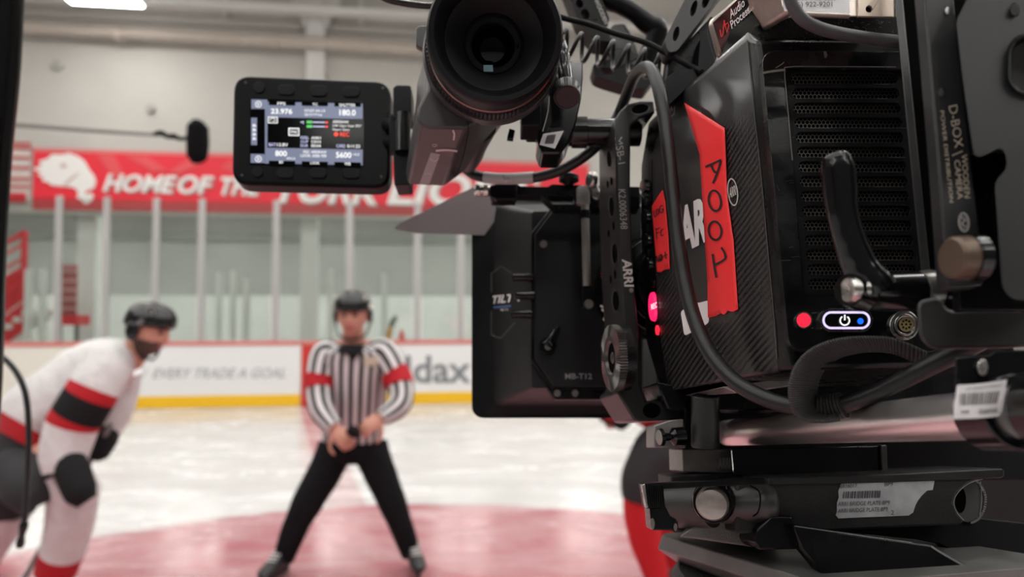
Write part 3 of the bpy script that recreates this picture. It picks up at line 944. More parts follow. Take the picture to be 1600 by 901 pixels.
hand(b, P(522, 668, 3.70), P(540, 690, 3.66) - P(522, 668, 3.70), -CF + CU * 0.4, 0.10, 1.2, -1)
hand(b, P(597, 651, 3.70), P(573, 668, 3.66) - P(597, 651, 3.70), -CF + CU * 0.4, 0.10, 1.2, 1)
AL, AR = P(443, 872, dl + 0.02), P(642, 864, dr_ + 0.02)
LL = [P(527, 702, 4.08), P(490, 768, 3.98), AL]; LR = [P(577, 700, 4.08), P(606, 768, 4.0), AR]
b.tube(LL, [0.06, 0.045, 0.03], 12); b.tube(LR, [0.06, 0.045, 0.03], 12)
body = finish_body(b, t, head_feats(hc, rt, fw, up, 0.235, False))
helmet(t, hc, hf, hu, 0.235)
# shirt
b = MB()
k = 1 / FPX
secs = [ringsec(P(cx, cy, d), CR * (hw * d * k), CF * th) for cx, cy, hw, d, th in
        ((552, 536, 17, 3.86, 0.065), (552, 541, 34, 3.865, 0.09), (553, 549, 52, 3.87, 0.11), (553, 562, 56, 3.89, 0.125), (553, 590, 53, 3.92, 0.14), (553, 625, 50, 3.98, 0.14), (552, 660, 48, 4.05, 0.135), (550, 694, 46, 4.09, 0.125))]
b.loft(secs, uvs=True)
shirt = b.build('striped_shirt', STRIPE, t); uv_scale(shirt, 22)
for S, rr in (([P(530, 556, 3.885)] + SL, (0.060, 0.080, 0.072, 0.068, 0.050)), ([P(577, 555, 3.885)] + SR, (0.060, 0.080, 0.072, 0.066, 0.048))):
    b = MB(); b.tube(S, list(rr), 24, 6, uvs=True); s = b.build('sleeve', STRIPE, shirt); uv_scale(s, 8)
b = MB(); b.tube([P(500, 585, 3.83), P(498, 596, 3.82), P(498.5, 608, 3.80)], [0.080, 0.079, 0.078], 24, 2); b.build('armband', JRED, t)
b = MB(); b.tube([P(615, 580, 3.83), P(622, 592, 3.82), P(625, 603, 3.80)], [0.080, 0.079, 0.077], 24, 2); b.build('armband', JRED, t)
b = MB()
b.loft([ringsec(P(552, 536, 3.85), CR * 0.066, CF * 0.075), ringsec(P(552, 543, 3.85), CR * 0.088, CF * 0.10), ringsec(P(552, 549, 3.855), CR * 0.100, CF * 0.115)], cap0=False, cap1=False)
cf = P(552, 540, 3.76)
b.loft([[P(535, 545, 3.752), P(569, 545, 3.752), P(552, 564, 3.747)], [P(535, 545, 3.79), P(569, 545, 3.79), P(552, 564, 3.79)]])
b.build('collar', JBLK, shirt)
sf = Surf(shirt, fallback=RP(3.76))
b = MB(); decal(b, rrect(568, 557, 603, 571, 2), sf, 0.003, 2)
b.build('chest_patch', CREAMT, shirt, label='cream embroidered chest patch')
# trousers
b = MB()
b.loft([ringsec(P(550, 686, 4.085), CR * 0.172, CF * 0.132), ringsec(P(550, 702, 4.09), CR * 0.182, CF * 0.14), ringsec(P(551, 718, 4.09), CR * 0.165, CF * 0.12)])
b.tube([P(525, 700, 4.085), P(507, 738, 4.03), P(484, 778, 3.98), P(462, 822, 3.97), AL], [0.108, 0.098, 0.090, 0.074, 0.060], 20)
b.tube([P(577, 698, 4.085), P(592, 735, 4.05), P(610, 778, 4.02), P(627, 822, 4.03), AR], [0.108, 0.094, 0.082, 0.068, 0.058], 20)
b.build('trousers', PANT, t)
skate(t, AL, V((-0.25, -1, 0)), gl); skate(t, AR, V((0.35, -1, 0)), gr)
b = MB(); p = P(552, 674, 3.64); b.lathe(p, CF * 0.7 + CU * 0.5 + CR * 0.3, [(-0.0127, 0.0), (-0.0127, 0.036), (0.0127, 0.036), (0.0127, 0.0)], 24)
tag(b.build('puck', JBLK), 'black puck held between the referee hands', 'puck')

# ------------------------------------------------------------------ players
def lerp_ring(path, n=24): ...

# left player, leaning forward, side on
D = 3.5; q = D * k
gp = ground(92, 966)
t = thing('person', 'bearded player in white jersey and black helmet leaning forward at left', 'person', V((gp.x, gp.y, 0)))
hc = P(233, 516, D); hf = V((1, -0.18, -0.22)); hu = V((0.22, 0, 1))
b = MB(); rt, fw, up = head(b, hc, hf, hu, 0.245)
b.tube([P(222, 535, D + .02), P(200, 562, D + .04)], [0.062, 0.075], 14, smooth=False)
b.tube([P(190, 570, D + .05), P(140, 600, D + .05), P(80, 635, D + .05), P(46, 664, D + .05)], [0.08, 0.10, 0.10, 0.09], 14)
NA = [P(172, 574, D - .17), P(142, 618, D - .24), P(116, 662, D - .25), P(106, 700, D - .27), P(103, 735, D - .29)]
FA = [P(195, 590, D + .25), P(188, 632, D + .26), P(166, 672, D + .2)]
b.tube(NA, [0.05, 0.06, 0.055, 0.045, 0.035], 12); b.tube(FA, [0.06, 0.055, 0.04], 12)
b.tube([NA[0], P(180, 580, D), FA[0]], [0.05, 0.06, 0.05], 12)
NL = [P(38, 690, D - .02), P(100, 745, D - .2), P(103, 820, D - .14), P(84, 925, D - .08)]
FL = [P(34, 690, D + .12), P(20, 800, D + .3), P(-30, 870, D + .4), P(-60, 920, D + .45)]
b.tube(NL, [0.06, 0.06, 0.055, 0.045], 12); b.tube(FL, [0.06, 0.06, 0.055, 0.045], 12)
hand(b, P(103, 735, D - .29), P(128, 775, D - .33) - P(103, 735, D - .29), -CF + CR * .5, 0.075, 1.4, 1)
hand(b, P(166, 672, D + .2), P(152, 705, D + .15) - P(166, 672, D + .2), CF + CR * .5, 0.075, 1.4, -1)
finish_body(b, t, head_feats(hc, rt, fw, up, 0.245, True))
helmet(t, hc, hf, hu, 0.245)
b = MB()
ax = (P(190, 570, D) - P(25, 670, D)).normalized(); pn = CF.cross(ax).normalized()
secs = []
hd_ = lambda a, b_: (CR * a - CU * b_).normalized()
for cx, cy, r, w, dv in ((35, 693, 50, 0.25, hd_(.87, .48)), (36, 662, 50, 0.25, hd_(.86, .5)), (37, 660, 50, 0.25, hd_(.86, .5)), (52, 644, 53, 0.26, hd_(.75, .66)), (95, 622, 57, 0.22, pn), (130, 596, 58, 0.22, pn), (162, 574, 50, 0.215, pn), (184, 560, 38, 0.18, pn), (200, 551, 26, 0.12, pn), (209, 548, 18, 0.075, pn)):
    if dv.dot(pn) < 0: dv = -dv
    secs.append(ringsec(P(cx, cy, D + .05), dv * (r * q), ray(cx, cy) * w))
b.loft(secs, seg_mats=[1, 0, 0, 0, 0, 0, 0, 0, 0])
jer = b.build('jersey', [JERS, JRED], t)
b = MB(); b.tube([P(171, 566, D - .16), P(156, 592, D - .21), P(148, 606, D - .225), P(140, 619, D - .235), P(121, 650, D - .25), P(113, 663, D - .25), P(105, 690, D - .26), P(99, 715, D - .28), P(100, 736, D - .29)],
                 [0.105, 0.110, 0.112, 0.113, 0.114, 0.113, 0.108, 0.100, 0.085], 24, 1, smooth=False, seg_mats=[0, 0, 1, 2, 1, 0, 0, 0])
b.build('sleeve', [JERS, JRED, JBLK], jer)
b = MB(); b.tube([P(190, 578, D + .24), P(186, 612, D + .26), P(183, 632, D + .25), P(176, 652, D + .23), P(166, 674, D + .2)], [0.10, 0.095, 0.09, 0.085, 0.07], 20, 1, smooth=False)
b.build('sleeve', JERS, jer)
b = MB()
b.tube([P(106, 712, D - .30), P(114, 738, D - .32), P(125, 766, D - .34), P(136, 783, D - .34)], [0.064, 0.074, 0.070, 0.046], 16); b.build('glove', JBLK, t)
b = MB(); b.tube([P(168, 668, D + .2), P(160, 685, D + .17), P(150, 705, D + .14), P(144, 716, D + .13)], [0.065, 0.075, 0.068, 0.04], 16); b.build('glove', JBLK, t)
b = MB()
b.loft([ringsec(P(36, 668, D + .05), hd_(.87, .48) * (44 * q), ray(36, 668) * 0.2), ringsec(P(30, 706, D + .05), hd_(.87, .48) * (47 * q), ray(30, 706) * 0.23), ringsec(P(22, 730, D + .05), hd_(.87, .48) * (40 * q), ray(22, 730) * 0.2)])
b.tube([P(34, 722, D - .03), P(38, 740, D - .12), P(52, 762, D - .24), P(65, 788, D - .25)], [0.115, 0.132, 0.122, 0.090], 20)
b.tube([P(10, 690, D + .2), P(14, 760, D + .28), P(16, 800, D + .3)], [0.18, 0.15, 0.12], 20)
b.build('hockey_pants', PANTG, t)
b = MB(); b.tube([P(100, 735, D - .2), P(116, 768, D - .19), P(110, 815, D - .15), P(100, 855, D - .12), P(97, 863, D - .115), P(87, 893, D - .10), P(80, 925, D - .08)], [0.105, 0.112, 0.106, 0.100, 0.098, 0.092, 0.075], 20, 1, smooth=False, seg_mats=[0, 0, 0, 0, 1, 0])
b.build('sock', [JERS, JRED], t)
b = MB(); b.tube([P(18, 790, D + .3), P(-5, 830, D + .35), P(-30, 870, D + .4), P(-60, 920, D + .45)], [0.11, 0.105, 0.10, 0.08], 20); b.build('sock', JERS, t)
skate(t, P(82, 920, D - .08), V((1, -0.3, 0)), V((gp.x, gp.y, 0)), boot=JBLK)
g2 = P(-60, 920, D + .45); skate(t, g2, V((1, 0.2, 0)), V((g2.x, g2.y, 0)), boot=JBLK)
# stick
t = thing('hockey_stick', 'hockey stick held low in the leaning white-jersey player gloves', 'hockey stick', V((gp.x, gp.y, 0)))
s0, s1 = P(158, 690, D + .12), P(96, 800, D + .06)
dr = (s1 - s0).normalized(); tt = (0.03 - s0.z) / dr.z; heel = s0 + dr * tt
b = MB(); b.cyl(s0 - dr * 0.1, heel, 0.0145, seg=10); b.build('shaft', mat('stick_shaft', (0.20, 0.19, 0.19), 0.4), t)
b = MB(); bl = V((0.75, -0.65, 0)).normalized(); b.prism([heel - bl * 0.03, heel + bl * 0.27, heel + bl * 0.27 + V((0, 0, 0.06)), heel - bl * 0.03 + V((0, 0, 0.07))], bl.cross(V((0, 0, 1))) * 0.008); b.build('blade', JBLK, t, 0.003)

# right player, mirrored crouch, mostly hidden by the camera rig
D = 3.6; q = D * k
gp = ground(1035, 945)
t = thing('person', 'crouching player in black pants and red socks mostly hidden behind the cinema camera', 'person', V((gp.x, gp.y, 0)))
hc = P(868, 535, D); hf = V((-1, -0.1, -0.25)); hu = V((-0.22, 0, 1))
b = MB(); rt, fw, up = head(b, hc, hf, hu, 0.24)
b.tube([P(880, 552, D), P(905, 575, D)], [0.06, 0.075], 14, smooth=False)
b.tube([P(916, 582, D), P(960, 605, D), P(1040, 650, D), P(1080, 675, D)], [0.07, 0.10, 0.11, 0.11], 14)
A1 = [P(925, 585, D - .2), P(935, 612, D - .24), P(962, 640, D - .2)]
A2 = [P(915, 590, D + .2), P(930, 620, D + .25), P(950, 640, D + .2)]
b.tube(A1, [0.045, 0.045, 0.04], 12); b.tube(A2, [0.045, 0.045, 0.04], 12)
b.tube([A1[0], P(922, 588, D), A2[0]], [0.045, 0.06, 0.045], 12)
L1 = [P(1080, 680, D - .1), P(1008, 735, D - .15), P(1006, 820, D - .1), P(1030, 900, D - .05)]
L2_ = [P(1085, 680, D + .15), P(1048, 760, D + .2), P(1048, 840, D + .2), P(1062, 915, D + .2)]
b.tube(L1, [0.09, 0.07, 0.055, 0.04], 12); b.tube(L2_, [0.09, 0.07, 0.055, 0.04], 12)
hand(b, P(962, 640, D - .2), P(972, 662, D - .2) - P(962, 640, D - .2), -CF, 0.075, 1.4, 1)
hand(b, P(950, 640, D + .2), P(955, 662, D + .2) - P(950, 640, D + .2), CF, 0.075, 1.4, -1)
finish_body(b, t, head_feats(hc, rt, fw, up, 0.24, False))
helmet(t, hc, hf, hu, 0.24)
ax = (P(910, 580, D) - P(1080, 675, D)).normalized(); pn = CF.cross(ax).normalized()
b = MB()
b.loft([ringsec(P(cx, cy, D), pn * (r * q), CF * w) for cx, cy, r, w in ((1070, 655, 42, 0.22), (1030, 632, 42, 0.22), (985, 605, 42, 0.22), (945, 582, 40, 0.21), (915, 568, 30, 0.15), (898, 558, 18, 0.08))])
jer = b.build('jersey', JRED, t)
for A in (A1, A2):
    b = MB(); b.tube([A[0] * 0.55 + P(920, 580, D) * 0.45] + A, [0.08, 0.095, 0.085, 0.065], 20, 4); b.build('sleeve', JRED, jer)
b = MB(); b.tube([P(958, 632, D - .2), P(966, 646, D - .2), P(974, 658, D - .2), P(980, 664, D - .2)], [0.05, 0.055, 0.05, 0.03], 16); b.build('glove', JBLK, t)
b = MB(); b.tube([P(948, 634, D + .2), P(952, 650, D + .2), P(955, 658, D + .2)], [0.05, 0.055, 0.03], 16); b.build('glove', JBLK, t)
b = MB()
b.loft([ringsec(P(1050, 650, D), pn * (46 * q), CF * 0.22), ringsec(P(1080, 668, D), pn * (52 * q), CF * 0.23), ringsec(P(1110, 684, D), pn * (44 * q), CF * 0.19)])
b.tube([P(1080, 680, D - .1), P(1035, 705, D - .13), P(1006, 740, D - .15), P(1000, 776, D - .14)], [0.17, 0.14, 0.105, 0.092], 20)
b.tube([P(1085, 680, D + .15), P(1062, 725, D + .18), P(1048, 776, D + .2)], [0.17, 0.14, 0.115], 20)
b.build('hockey_pants', PANTG, t)
b = MB(); b.tube([P(1001, 765, D - .14), P(1002, 800, D - .12), P(1008, 840, D - .09), P(1020, 880, D - .06), P(1028, 905, D - .05)], [0.084, 0.088, 0.082, 0.070, 0.06], 20); b.build('sock', SOCKR, t)
b = MB(); b.tube([P(1050, 765, D + .2), P(1046, 810, D + .2), P(1050, 860, D + .2), P(1062, 915, D + .2)], [0.11, 0.105, 0.095, 0.075], 20); b.build('sock', SOCKR, t)
skate(t, P(1030, 900, D - .05), V((-1, -0.3, 0)), gp); g2 = P(1062, 915, D + .2); skate(t, g2, V((-1, 0.2, 0)), V((g2.x, g2.y, 0)))

# ================================================================== THE CINEMA CAMERA
def carbon_material():
    m = bpy.data.materials.new('carbon_fibre'); m.use_nodes = True; nt = m.node_tree; b = nt.nodes['Principled BSDF']
    tc = N(nt, 'ShaderNodeTexCoord')
    def dot(v):
        n = N(nt, 'ShaderNodeVectorMath', operation='DOT_PRODUCT'); n.inputs[1].default_value = v; nt.links.new(tc.outputs['Object'], n.inputs[0]); return n.outputs['Value']
    def ma(op, a, b_=None):
        n = N(nt, 'ShaderNodeMath', operation=op)
        for i, q in enumerate((a, b_)):
            if q is None: continue
            if isinstance(q, (int, float)): n.inputs[i].default_value = q
            else: nt.links.new(q, n.inputs[i])
        return n.outputs[0]
    u = ma('MULTIPLY', dot(FWD), 1 / 0.0066); v = ma('MULTIPLY', dot(UPV), 1 / 0.0008)
    row = ma('FLOOR', v)
    f = ma('FRACT', ma('ADD', u, ma('MULTIPLY', row, 0.25)))
    tow = ma('LESS_THAN', f, 0.5)
    mx = N(nt, 'ShaderNodeMix', data_type='RGBA'); mx.inputs[6].default_value = (0.005, 0.005, 0.0055, 1); mx.inputs[7].default_value = (0.030, 0.029, 0.028, 1)
    nt.links.new(tow, mx.inputs[0]); nt.links.new(mx.outputs[2], b.inputs['Base Color'])
    rr = N(nt, 'ShaderNodeMapRange'); rr.inputs[3].default_value = 0.34; rr.inputs[4].default_value = 0.52
    nt.links.new(tow, rr.inputs[0]); nt.links.new(rr.outputs[0], b.inputs['Roughness'])
    b.inputs['Specular IOR Level'].default_value = 0.3
    b.inputs['Coat Weight'].default_value = 0.4; b.inputs['Coat Roughness'].default_value = 0.22
    return m
CARBON = carbon_material()

t = cine = thing('cinema_camera', 'black carbon-sided cinema camera body with red tape A001 and vented rear', 'camera', P(1200, 600, 0.33))
pS, pM, pE, pR = RP(0.430), RP(0.405), RP(0.300), RP(0.288)
C0 = [(1012, 190), (1001, 260), (1000, 340), (1003, 430), (1008, 530), (1030, 606)]
C1 = [(1042, 164), (1019, 245), (1020, 330), (1024, 425), (1031, 525), (1046, 613)]
C2 = [(1166, 58), (1176, 160), (1188, 270), (1198, 380), (1207, 490), (1216, 583)]
C3 = [(1182, 62), (1195, 160), (1206, 270), (1216, 380), (1226, 490), (1238, 578)]
C4 = [(1560, 64), (1566, 160), (1572, 270), (1578, 380), (1584, 490), (1590, 570)]
b = MB()
rows = []
for i in range(6):
    q4 = pR(*C4[i])
    rows.append([b.v(p) for p in (pS(*C0[i]), pM(*C1[i]), pE(*C2[i]), pR(*C3[i]), q4, q4 + FWD * 0.13)])
for i in range(5):
    for j in range(6):
        b.mi = 1 if j == 1 else 0
        b.face([rows[i][j], rows[i][(j + 1) % 6], rows[i + 1][(j + 1) % 6], rows[i + 1][j]])
b.mi = 0
b.face(rows[0][::-1]); b.face(rows[-1])
body = b.build('body_shell', [BLKS, CARBON], t, 0.0022, ang=60, segs=3)
sb = Surf(body, fallback=RP(0.36))

# rear panel with vents
b = MB()
vent_o = [(1227, 106), (1446, 108), (1462, 464), (1256, 464)]
plate(b, roundpoly([(1189, 79), (1452, 81), (1474, 550), (1234, 550)], 26, 6), [roundpoly(vent_o, 8, 4)], pR, 0.0042, 0.004)
panel = b.build('rear_panel', mat('rear_panel_black', (0.006, 0.006, 0.0065), 0.22, spec=0.4, vary=0.5, vscale=55), t, 0.0004, weld=True)
def slot(k):
    y = 122.6 + 22.9 * k
    return (1236 + 0.088 * (y - 122.6), y - 8.2, 1402.5 + 0.097 * (y - 122.6), y + 8.2)
b = MB()
holes = [rrect(*slot(k)[:2], slot(k)[2], slot(k)[3], 8.1, 5) for k in range(15)]
plate(b, roundpoly(vent_o, 8, 4), holes, pR, 0.0013, 0.0024)
grille = b.build('vent_grille', BLK, t, 0.0002, weld=True, segs=1)
b = MB()
ph = 6.4; rh = ph / math.sqrt(3)
for k in range(15):
    x0, y0, x1, y1 = slot(k)
    for row in range(-2, 3):
        cy = (y0 + y1) / 2 + row * rh * 1.5
        n = int((x1 - x0) / ph) + 2
        for i in range(n):
            cx = x0 + i * ph + (ph / 2 if row % 2 else 0)
            o_ = [pR(cx + rh * math.sin(a), cy + rh * math.cos(a), 0.0008) for a in [math.pi / 3 * q for q in range(6)]]
            i_ = [pR(cx + rh * 0.80 * math.sin(a), cy + rh * 0.80 * math.cos(a), 0.0008) for a in [math.pi / 3 * q for q in range(6)]]
            vo = [b.v(p) for p in o_]; vi = [b.v(p) for p in i_]
            for q in range(6): b.face([vo[q], vo[(q + 1) % 6], vi[(q + 1) % 6], vi[q]])
b.build('honeycomb_mesh', mat('mesh_metal', (0.12, 0.11, 0.10), 0.40, metal=0.7), grille)
b = MB(); decal(b, roundpoly(vent_o, 8, 3), lambda x, y, o: pR(x, y, 0.0003)); b.build('vent_shade_sheet', DARK, grille)  # flat black sheet, painted for the shade inside the vents
# worn paint along the edges of the vent recess
wear = lambda x, y, o=0: pR(x, y, 0.0043)
WORN = mat('worn_edge', (0.17, 0.155, 0.14), 0.5, metal=0.3)
b = MB()
stroke(b, [(1226, 460), (1249, 380), (1238, 250), (1230, 160), (1226, 112), (1234, 104.5), (1290, 104), (1400, 104.5)][2:], 1.6, wear, sub=8)
stroke(b, [(1192, 114), (1205, 111.5), (1226, 109)], 3.6, wear); stroke(b, [(1212, 106), (1222, 100), (1225, 97)], 1.2, wear)
decal(b, [(1286.5, 80), (1291, 80.5), (1293, 86), (1290.5, 91), (1288, 90)], wear)
b.build('paint_wear', WORN, panel, label='worn pale edges of the rear panel')
b = MB()
for k in range(34):
    x, y = random.uniform(1194, 1226), random.uniform(110, 440); x += (y - 110) * 0.085
    a = random.uniform(-1.2, 0.4); l = random.uniform(3, 16)
    stroke(b, [(x, y), (x + math.cos(a) * l, y - math.sin(a) * l)], random.uniform(0.2, 0.45), wear)
for k in range(16):  # pale strokes painted as the highlight along the slots' lower edges
    y = random.choice([slot(j)[3] + 0.6 for j in range(15)]); x = random.uniform(1250, 1395); l = random.uniform(8, 60)
    stroke(b, [(x, y), (x + l, y)], 0.8, lambda x, y, o=0: pR(x, y, 0.0026))
b.build('scratches_and_glints', mat('scratch_and_glint', (0.055, 0.053, 0.05), 0.5), panel)
# seam of the rear panel and edge wear of the body side
b = MB()
stroke(b, [(1168, 62), (1178, 160), (1190, 270), (1200, 380), (1210, 490), (1215, 560)], 1.0, sb, 0.0004, 6)
b.build('edge_wear', mat('worn_edge_dark', (0.12, 0.115, 0.11), 0.4, metal=0.4), t)

# status lamp, power button, connector
pp = lambda x, y, o=0.0: pR(x, y, 0.0042 + o)
def disc_on(mb, cx, cy, rx, ry, h0, h1, n=28, top=1.0):
    """short raised disc on the rear panel"""
    mb.loft([[pp(x, y, h0) for x, y in ell(cx, cy, rx, ry, n)], [pp(x, y, h1) for x, y in ell(cx, cy, rx * top, ry * top, n)]])
def pill(mb, x0, y0, x1, y1, h0, h1): mb.loft([[pp(x, y, h0) for x, y in rrect(x0, y0, x1, y1, (y1 - y0) / 2 - .1, 8)], [pp(x, y, h1) for x, y in rrect(x0, y0, x1, y1, (y1 - y0) / 2 - .1, 8)]])
def ring_on(mb, o, i, h0, h1):
    A = [pp(x, y, h0) for x, y in o]; B = [pp(x, y, h1) for x, y in o]; C = [pp(x, y, h1) for x, y in i]; D_ = [pp(x, y, h0) for x, y in i]
    mb.loft([A, B, C, D_], cap0=False, cap1=False)
b = MB(); ring_on(b, ell(1256, 500, 13.2, 13.2), ell(1256, 500, 11.2, 11.2), 0, 0.0008)
ring_on(b, rrect(1280.5, 481.5, 1364, 518.5, 18.2, 8), rrect(1283.5, 484.5, 1361, 515.5, 15.3, 8), 0, 0.0012)
stroke(b, [(1268, 489), (1284, 488)], 1.2, pp); stroke(b, [(1268, 512), (1284, 513)], 1.2, pp)
b.build('button_bezel', STEEL, t)
b = MB(); disc_on(b, 1256, 500, 11, 11, 0, 0.0007, top=0.9); b.build('record_lamp', REDL, t, label='glowing red record lamp')
b = MB(); pill(b, 1284, 485, 1360.5, 515, 0.0, 0.0006); pw = b.build('power_button', GLOSS, t)
b = MB(); ring_on(b, rrect(1285, 486, 1360, 514, 13.8, 8), rrect(1288.5, 489.5, 1356.5, 510.5, 10.3, 8), 0.0005, 0.001); b.build('lit_ring', VIOL, pw)
b = MB(); stroke(b, [(1320 + 7.2 * math.sin(a), 500.5 - 7.2 * math.cos(a)) for a in [0.6 + i * (2 * math.pi - 1.2) / 12 for i in range(13)]], 2.0, pp, 0.0011); stroke(b, [(1320, 491.5), (1320, 500)], 2.0, pp, 0.0011); b.build('power_symbol', LITW, pw)
b = MB(); disc_on(b, 1344.5, 501.5, 4.8, 4.8, 0.0006, 0.001); b.build('blue_lamp', BLUEL, pw)
b = MB(); ring_on(b, ell(1413, 508, 23, 23), ell(1414, 508, 18.5, 18.5), 0, 0.0012); ring_on(b, ell(1414.5, 507.5, 17, 17), ell(1415, 507.5, 13.5, 13.5), 0, 0.0022); cn = b.build('connector_shell', STEEL, t, 0.0002)
b = MB(); disc_on(b, 1416, 506.5, 11.5, 11.5, 0, 0.0014); b.build('pin_insert', mat('brass_insert', (0.55, 0.42, 0.20), 0.4, metal=0.5), cn)
b = MB()
for x, y in [(0, 0)] + [(6.6 * math.cos(a), 6.6 * math.sin(a)) for a in [math.pi / 4 * i for i in range(8)]]: disc_on(b, 1416 + x, 506.5 + y, 1.9, 1.9, 0.0013, 0.00145, 10)
b.build('pin_hole', DARK, cn)

# lettering and labels on the carbon side
b = MB(); text(b, 'ARRI', (1064, 398), (1130, 364), (1061, 326), sb, 0.0004, 0.05); b.build('lettering', WHITE, t)
b = MB()
o_, i_ = ell(1146, 300, 8.2, 22, 28, -0.12), ell(1146, 300, 6.6, 19.6, 28, -0.12)
vo = [b.v(sb(x, y, 0.0004)) for x, y in o_]; vi = [b.v(sb(x, y, 0.0004)) for x, y in i_]
for i in range(28): b.face([vo[i], vo[(i + 1) % 28], vi[(i + 1) % 28], vi[i]])
text(b, 'ARRI', (1141, 310), (1151.5, 304), (1140.5, 294), sb, 0.0004, 0.03)
b.build('round_logo', GREYP, t)
b = MB(); decal(b, roundpoly([(1064, 486), (1106, 465), (1109, 504), (1070, 525)], 6), sb, 0.0003, 2); b.build('side_label', WHITE, t, label='white rounded sticker')
b = MB(); decal(b, [(1071, 161), (1134, 200), (1138, 306), (1148, 377), (1155, 483), (1147, 487), (1139, 485.5), (1133, 492), (1128, 489), (1120, 494), (1108, 496), (1107, 436), (1100, 324), (1095, 242)], sb, 0.0006, 3)
o = b.build('red_tape', TAPE, t, label='red cloth tape strip marked A001', solid=0.0002)
pen = lambda pts: zz(1050, 150, 2.503, pts)
b = MB()
for s_ in ([(138, 278), (170, 264), (200, 250)], [(199, 252), (188, 290), (168, 342)], [(160, 268), (172, 295), (186, 300)]): stroke(b, pen(s_), 3.3, sb, 0.0011)
stroke(b, pen(ell(175, 410, 24, 40, 14, -0.15) + [(199, 408)]), 3.3, sb, 0.0011); stroke(b, pen(ell(176, 527, 25, 36, 14, -0.12) + [(201, 524)]), 3.3, sb, 0.0011)
for s_ in ([(166, 618), (172, 660), (181, 711)], [(176, 660), (200, 648), (218, 634)], [(218, 634), (212, 610), (200, 592)]): stroke(b, pen(s_), 3.3, sb, 0.0011)
b.build('pen_marking', INK, o)
b = MB(); decal(b, [(1020, 322), (1024, 316), (1034, 300), (1037, 297), (1041, 316), (1046, 370), (1048, 420), (1040, 421), (1034, 425), (1028, 424)], sb, 0.0006, 3)
o = b.build('red_tape', TAPE, t, label='small red tape marked LOG FC NO+', solid=0.0002)
pen = lambda pts: zz(990, 250, 3.11, pts)
b = MB()
for s_ in ([(104, 245), (110, 275), (120, 268)], ell(124, 252, 7, 13, 10, 0) + [(131, 252)], [(152, 222), (138, 225), (134, 250), (146, 256), (152, 238), (144, 240)],
           [(116, 330), (120, 383)], [(116, 340), (136, 328)], [(118, 358), (132, 350)], [(153, 335), (140, 345), (141, 366), (154, 364)],
           [(118, 498), (118, 465), (130, 494), (131, 462)], ell(140, 474, 8, 14, 10, 0) + [(148, 474)], [(138, 494), (144, 456)], [(160, 446), (165, 480)], [(154, 468), (172, 458)]): stroke(b, pen(s_), 1.5, sb, 0.0010)
b.build('pen_marking', INK, o)

# control strip at the front edge of the side
def side_disc(name, m, cx, cy, rx, ry, h, parent=t, label=None, a0=0.0):
    b = MB(); b.loft([[sb(x, y, -0.0005) for x, y in ell(cx, cy, rx, ry, 20, a0)], [sb(x, y, h) for x, y in ell(cx, cy, rx * 0.92, ry * 0.94, 20, a0)]]); return b.build(name, m, parent, 0.0002, label=label)
for (cx, cy) in ((1009.5, 291), (1012, 338), (1013.5, 375), (1016, 413)): side_disc('button', GLOSS, cx, cy, 5.2, 11, 0.0022)
for (cx, cy) in ((1010, 315), (1013, 356), (1014.5, 394)): side_disc('button_bar', GLOSS, cx, cy, 2, 9, 0.0012)
side_disc('button', BLKS, 1021, 443, 3.2, 7, 0.001)
rb = side_disc('record_button', PINKL, 1022, 479, 5.6, 23.5, 0.0016, label='glowing pink record button', a0=-0.03)
b = MB(); s2 = Surf(rb, fallback=sb); text(b, 'REC', (1018.5, 484), (1026.5, 480), (1018, 475.5), s2, 0.0003, 0.01); b.build('button_lettering', LITW, rb)
side_disc('small_lamp', REDL, 1028.5, 515.5, 2.6, 8, 0.001, label='small glowing red lamp', a0=-0.03)
b = MB(); stroke(b, [(1019.5, 250), (1020.5, 330), (1024.5, 425), (1031.5, 525), (1040, 590)], 1.1, sb, 0.0003, 6); b.build('seam', DARK, t)
b = MB(); text(b, 'o t o c', (1041, 186), (1052, 172), (1039.5, 178), sb, 0.0004, 0.01); b.build('small_lettering', GREYP, t)
b = MB(); stroke(b, [(1039, 191), (1054.5, 178), (1055, 166)], 0.8, sb, 0.0004, 1); b.build('corner_mark', GREYP, t)

# underside, pad post and made-up dark backing plate
b = MB(); b.prism([RP(0.40)(x, y) for x, y in [(1218, 580), (1600, 565), (1640, 640), (1044, 640), (1026, 596), (1090, 606)]], FWD * 0.04); b.build('under_plate', BLKS, t, 0.001)
b = MB(); b.loft([[RP(0.345)(x, y) for x, y in [(1130, 604), (1236, 588), (1242, 602), (1150, 614)]], [RP(0.40)(x, y) for x, y in [(1070, 617), (1180, 606), (1180, 612), (1080, 619)]]]); b.build('lower_lip', GREYM, t, 0.0005)

base = thing('camera_base_and_fill', 'made-up dark backing plate and pad post between camera body and bridge plate', 'camera plate', P(1102, 697, 0.40))
b = MB(); b.prism([RP(0.46)(x, y) for x, y in [(1066, 600), (1680, 590), (1680, 752), (1384, 748), (1384, 704), (1066, 704)]], FWD * 0.02); b.build('plate', MATTE, base, 0.001)  # dark fill put in for the dark background behind the rod
b = MB(); b.cyl(P(1102, 618, 0.366), P(1102, 698, 0.366), 0.0072, seg=32); b.build('post', mat('post_satin', (0.014, 0.014, 0.0145), 0.34, spec=0.4), base, 0.0004)
b = MB(); b.prism([RP(0.40)(x, y) for x, y in [(1070, 622), (1122, 618), (1124, 650), (1124, 700), (1070, 700)]], FWD * 0.03); b.build('bracket', BLKS, base, 0.0006)
b = MB(); b.prism([RP(0.395)(x, y) for x, y in [(1022, 664), (1048, 656), (1068, 654), (1068, 699), (1022, 699)]], FWD * 0.02); b.build('end_block', GREYM, base, 0.0006)
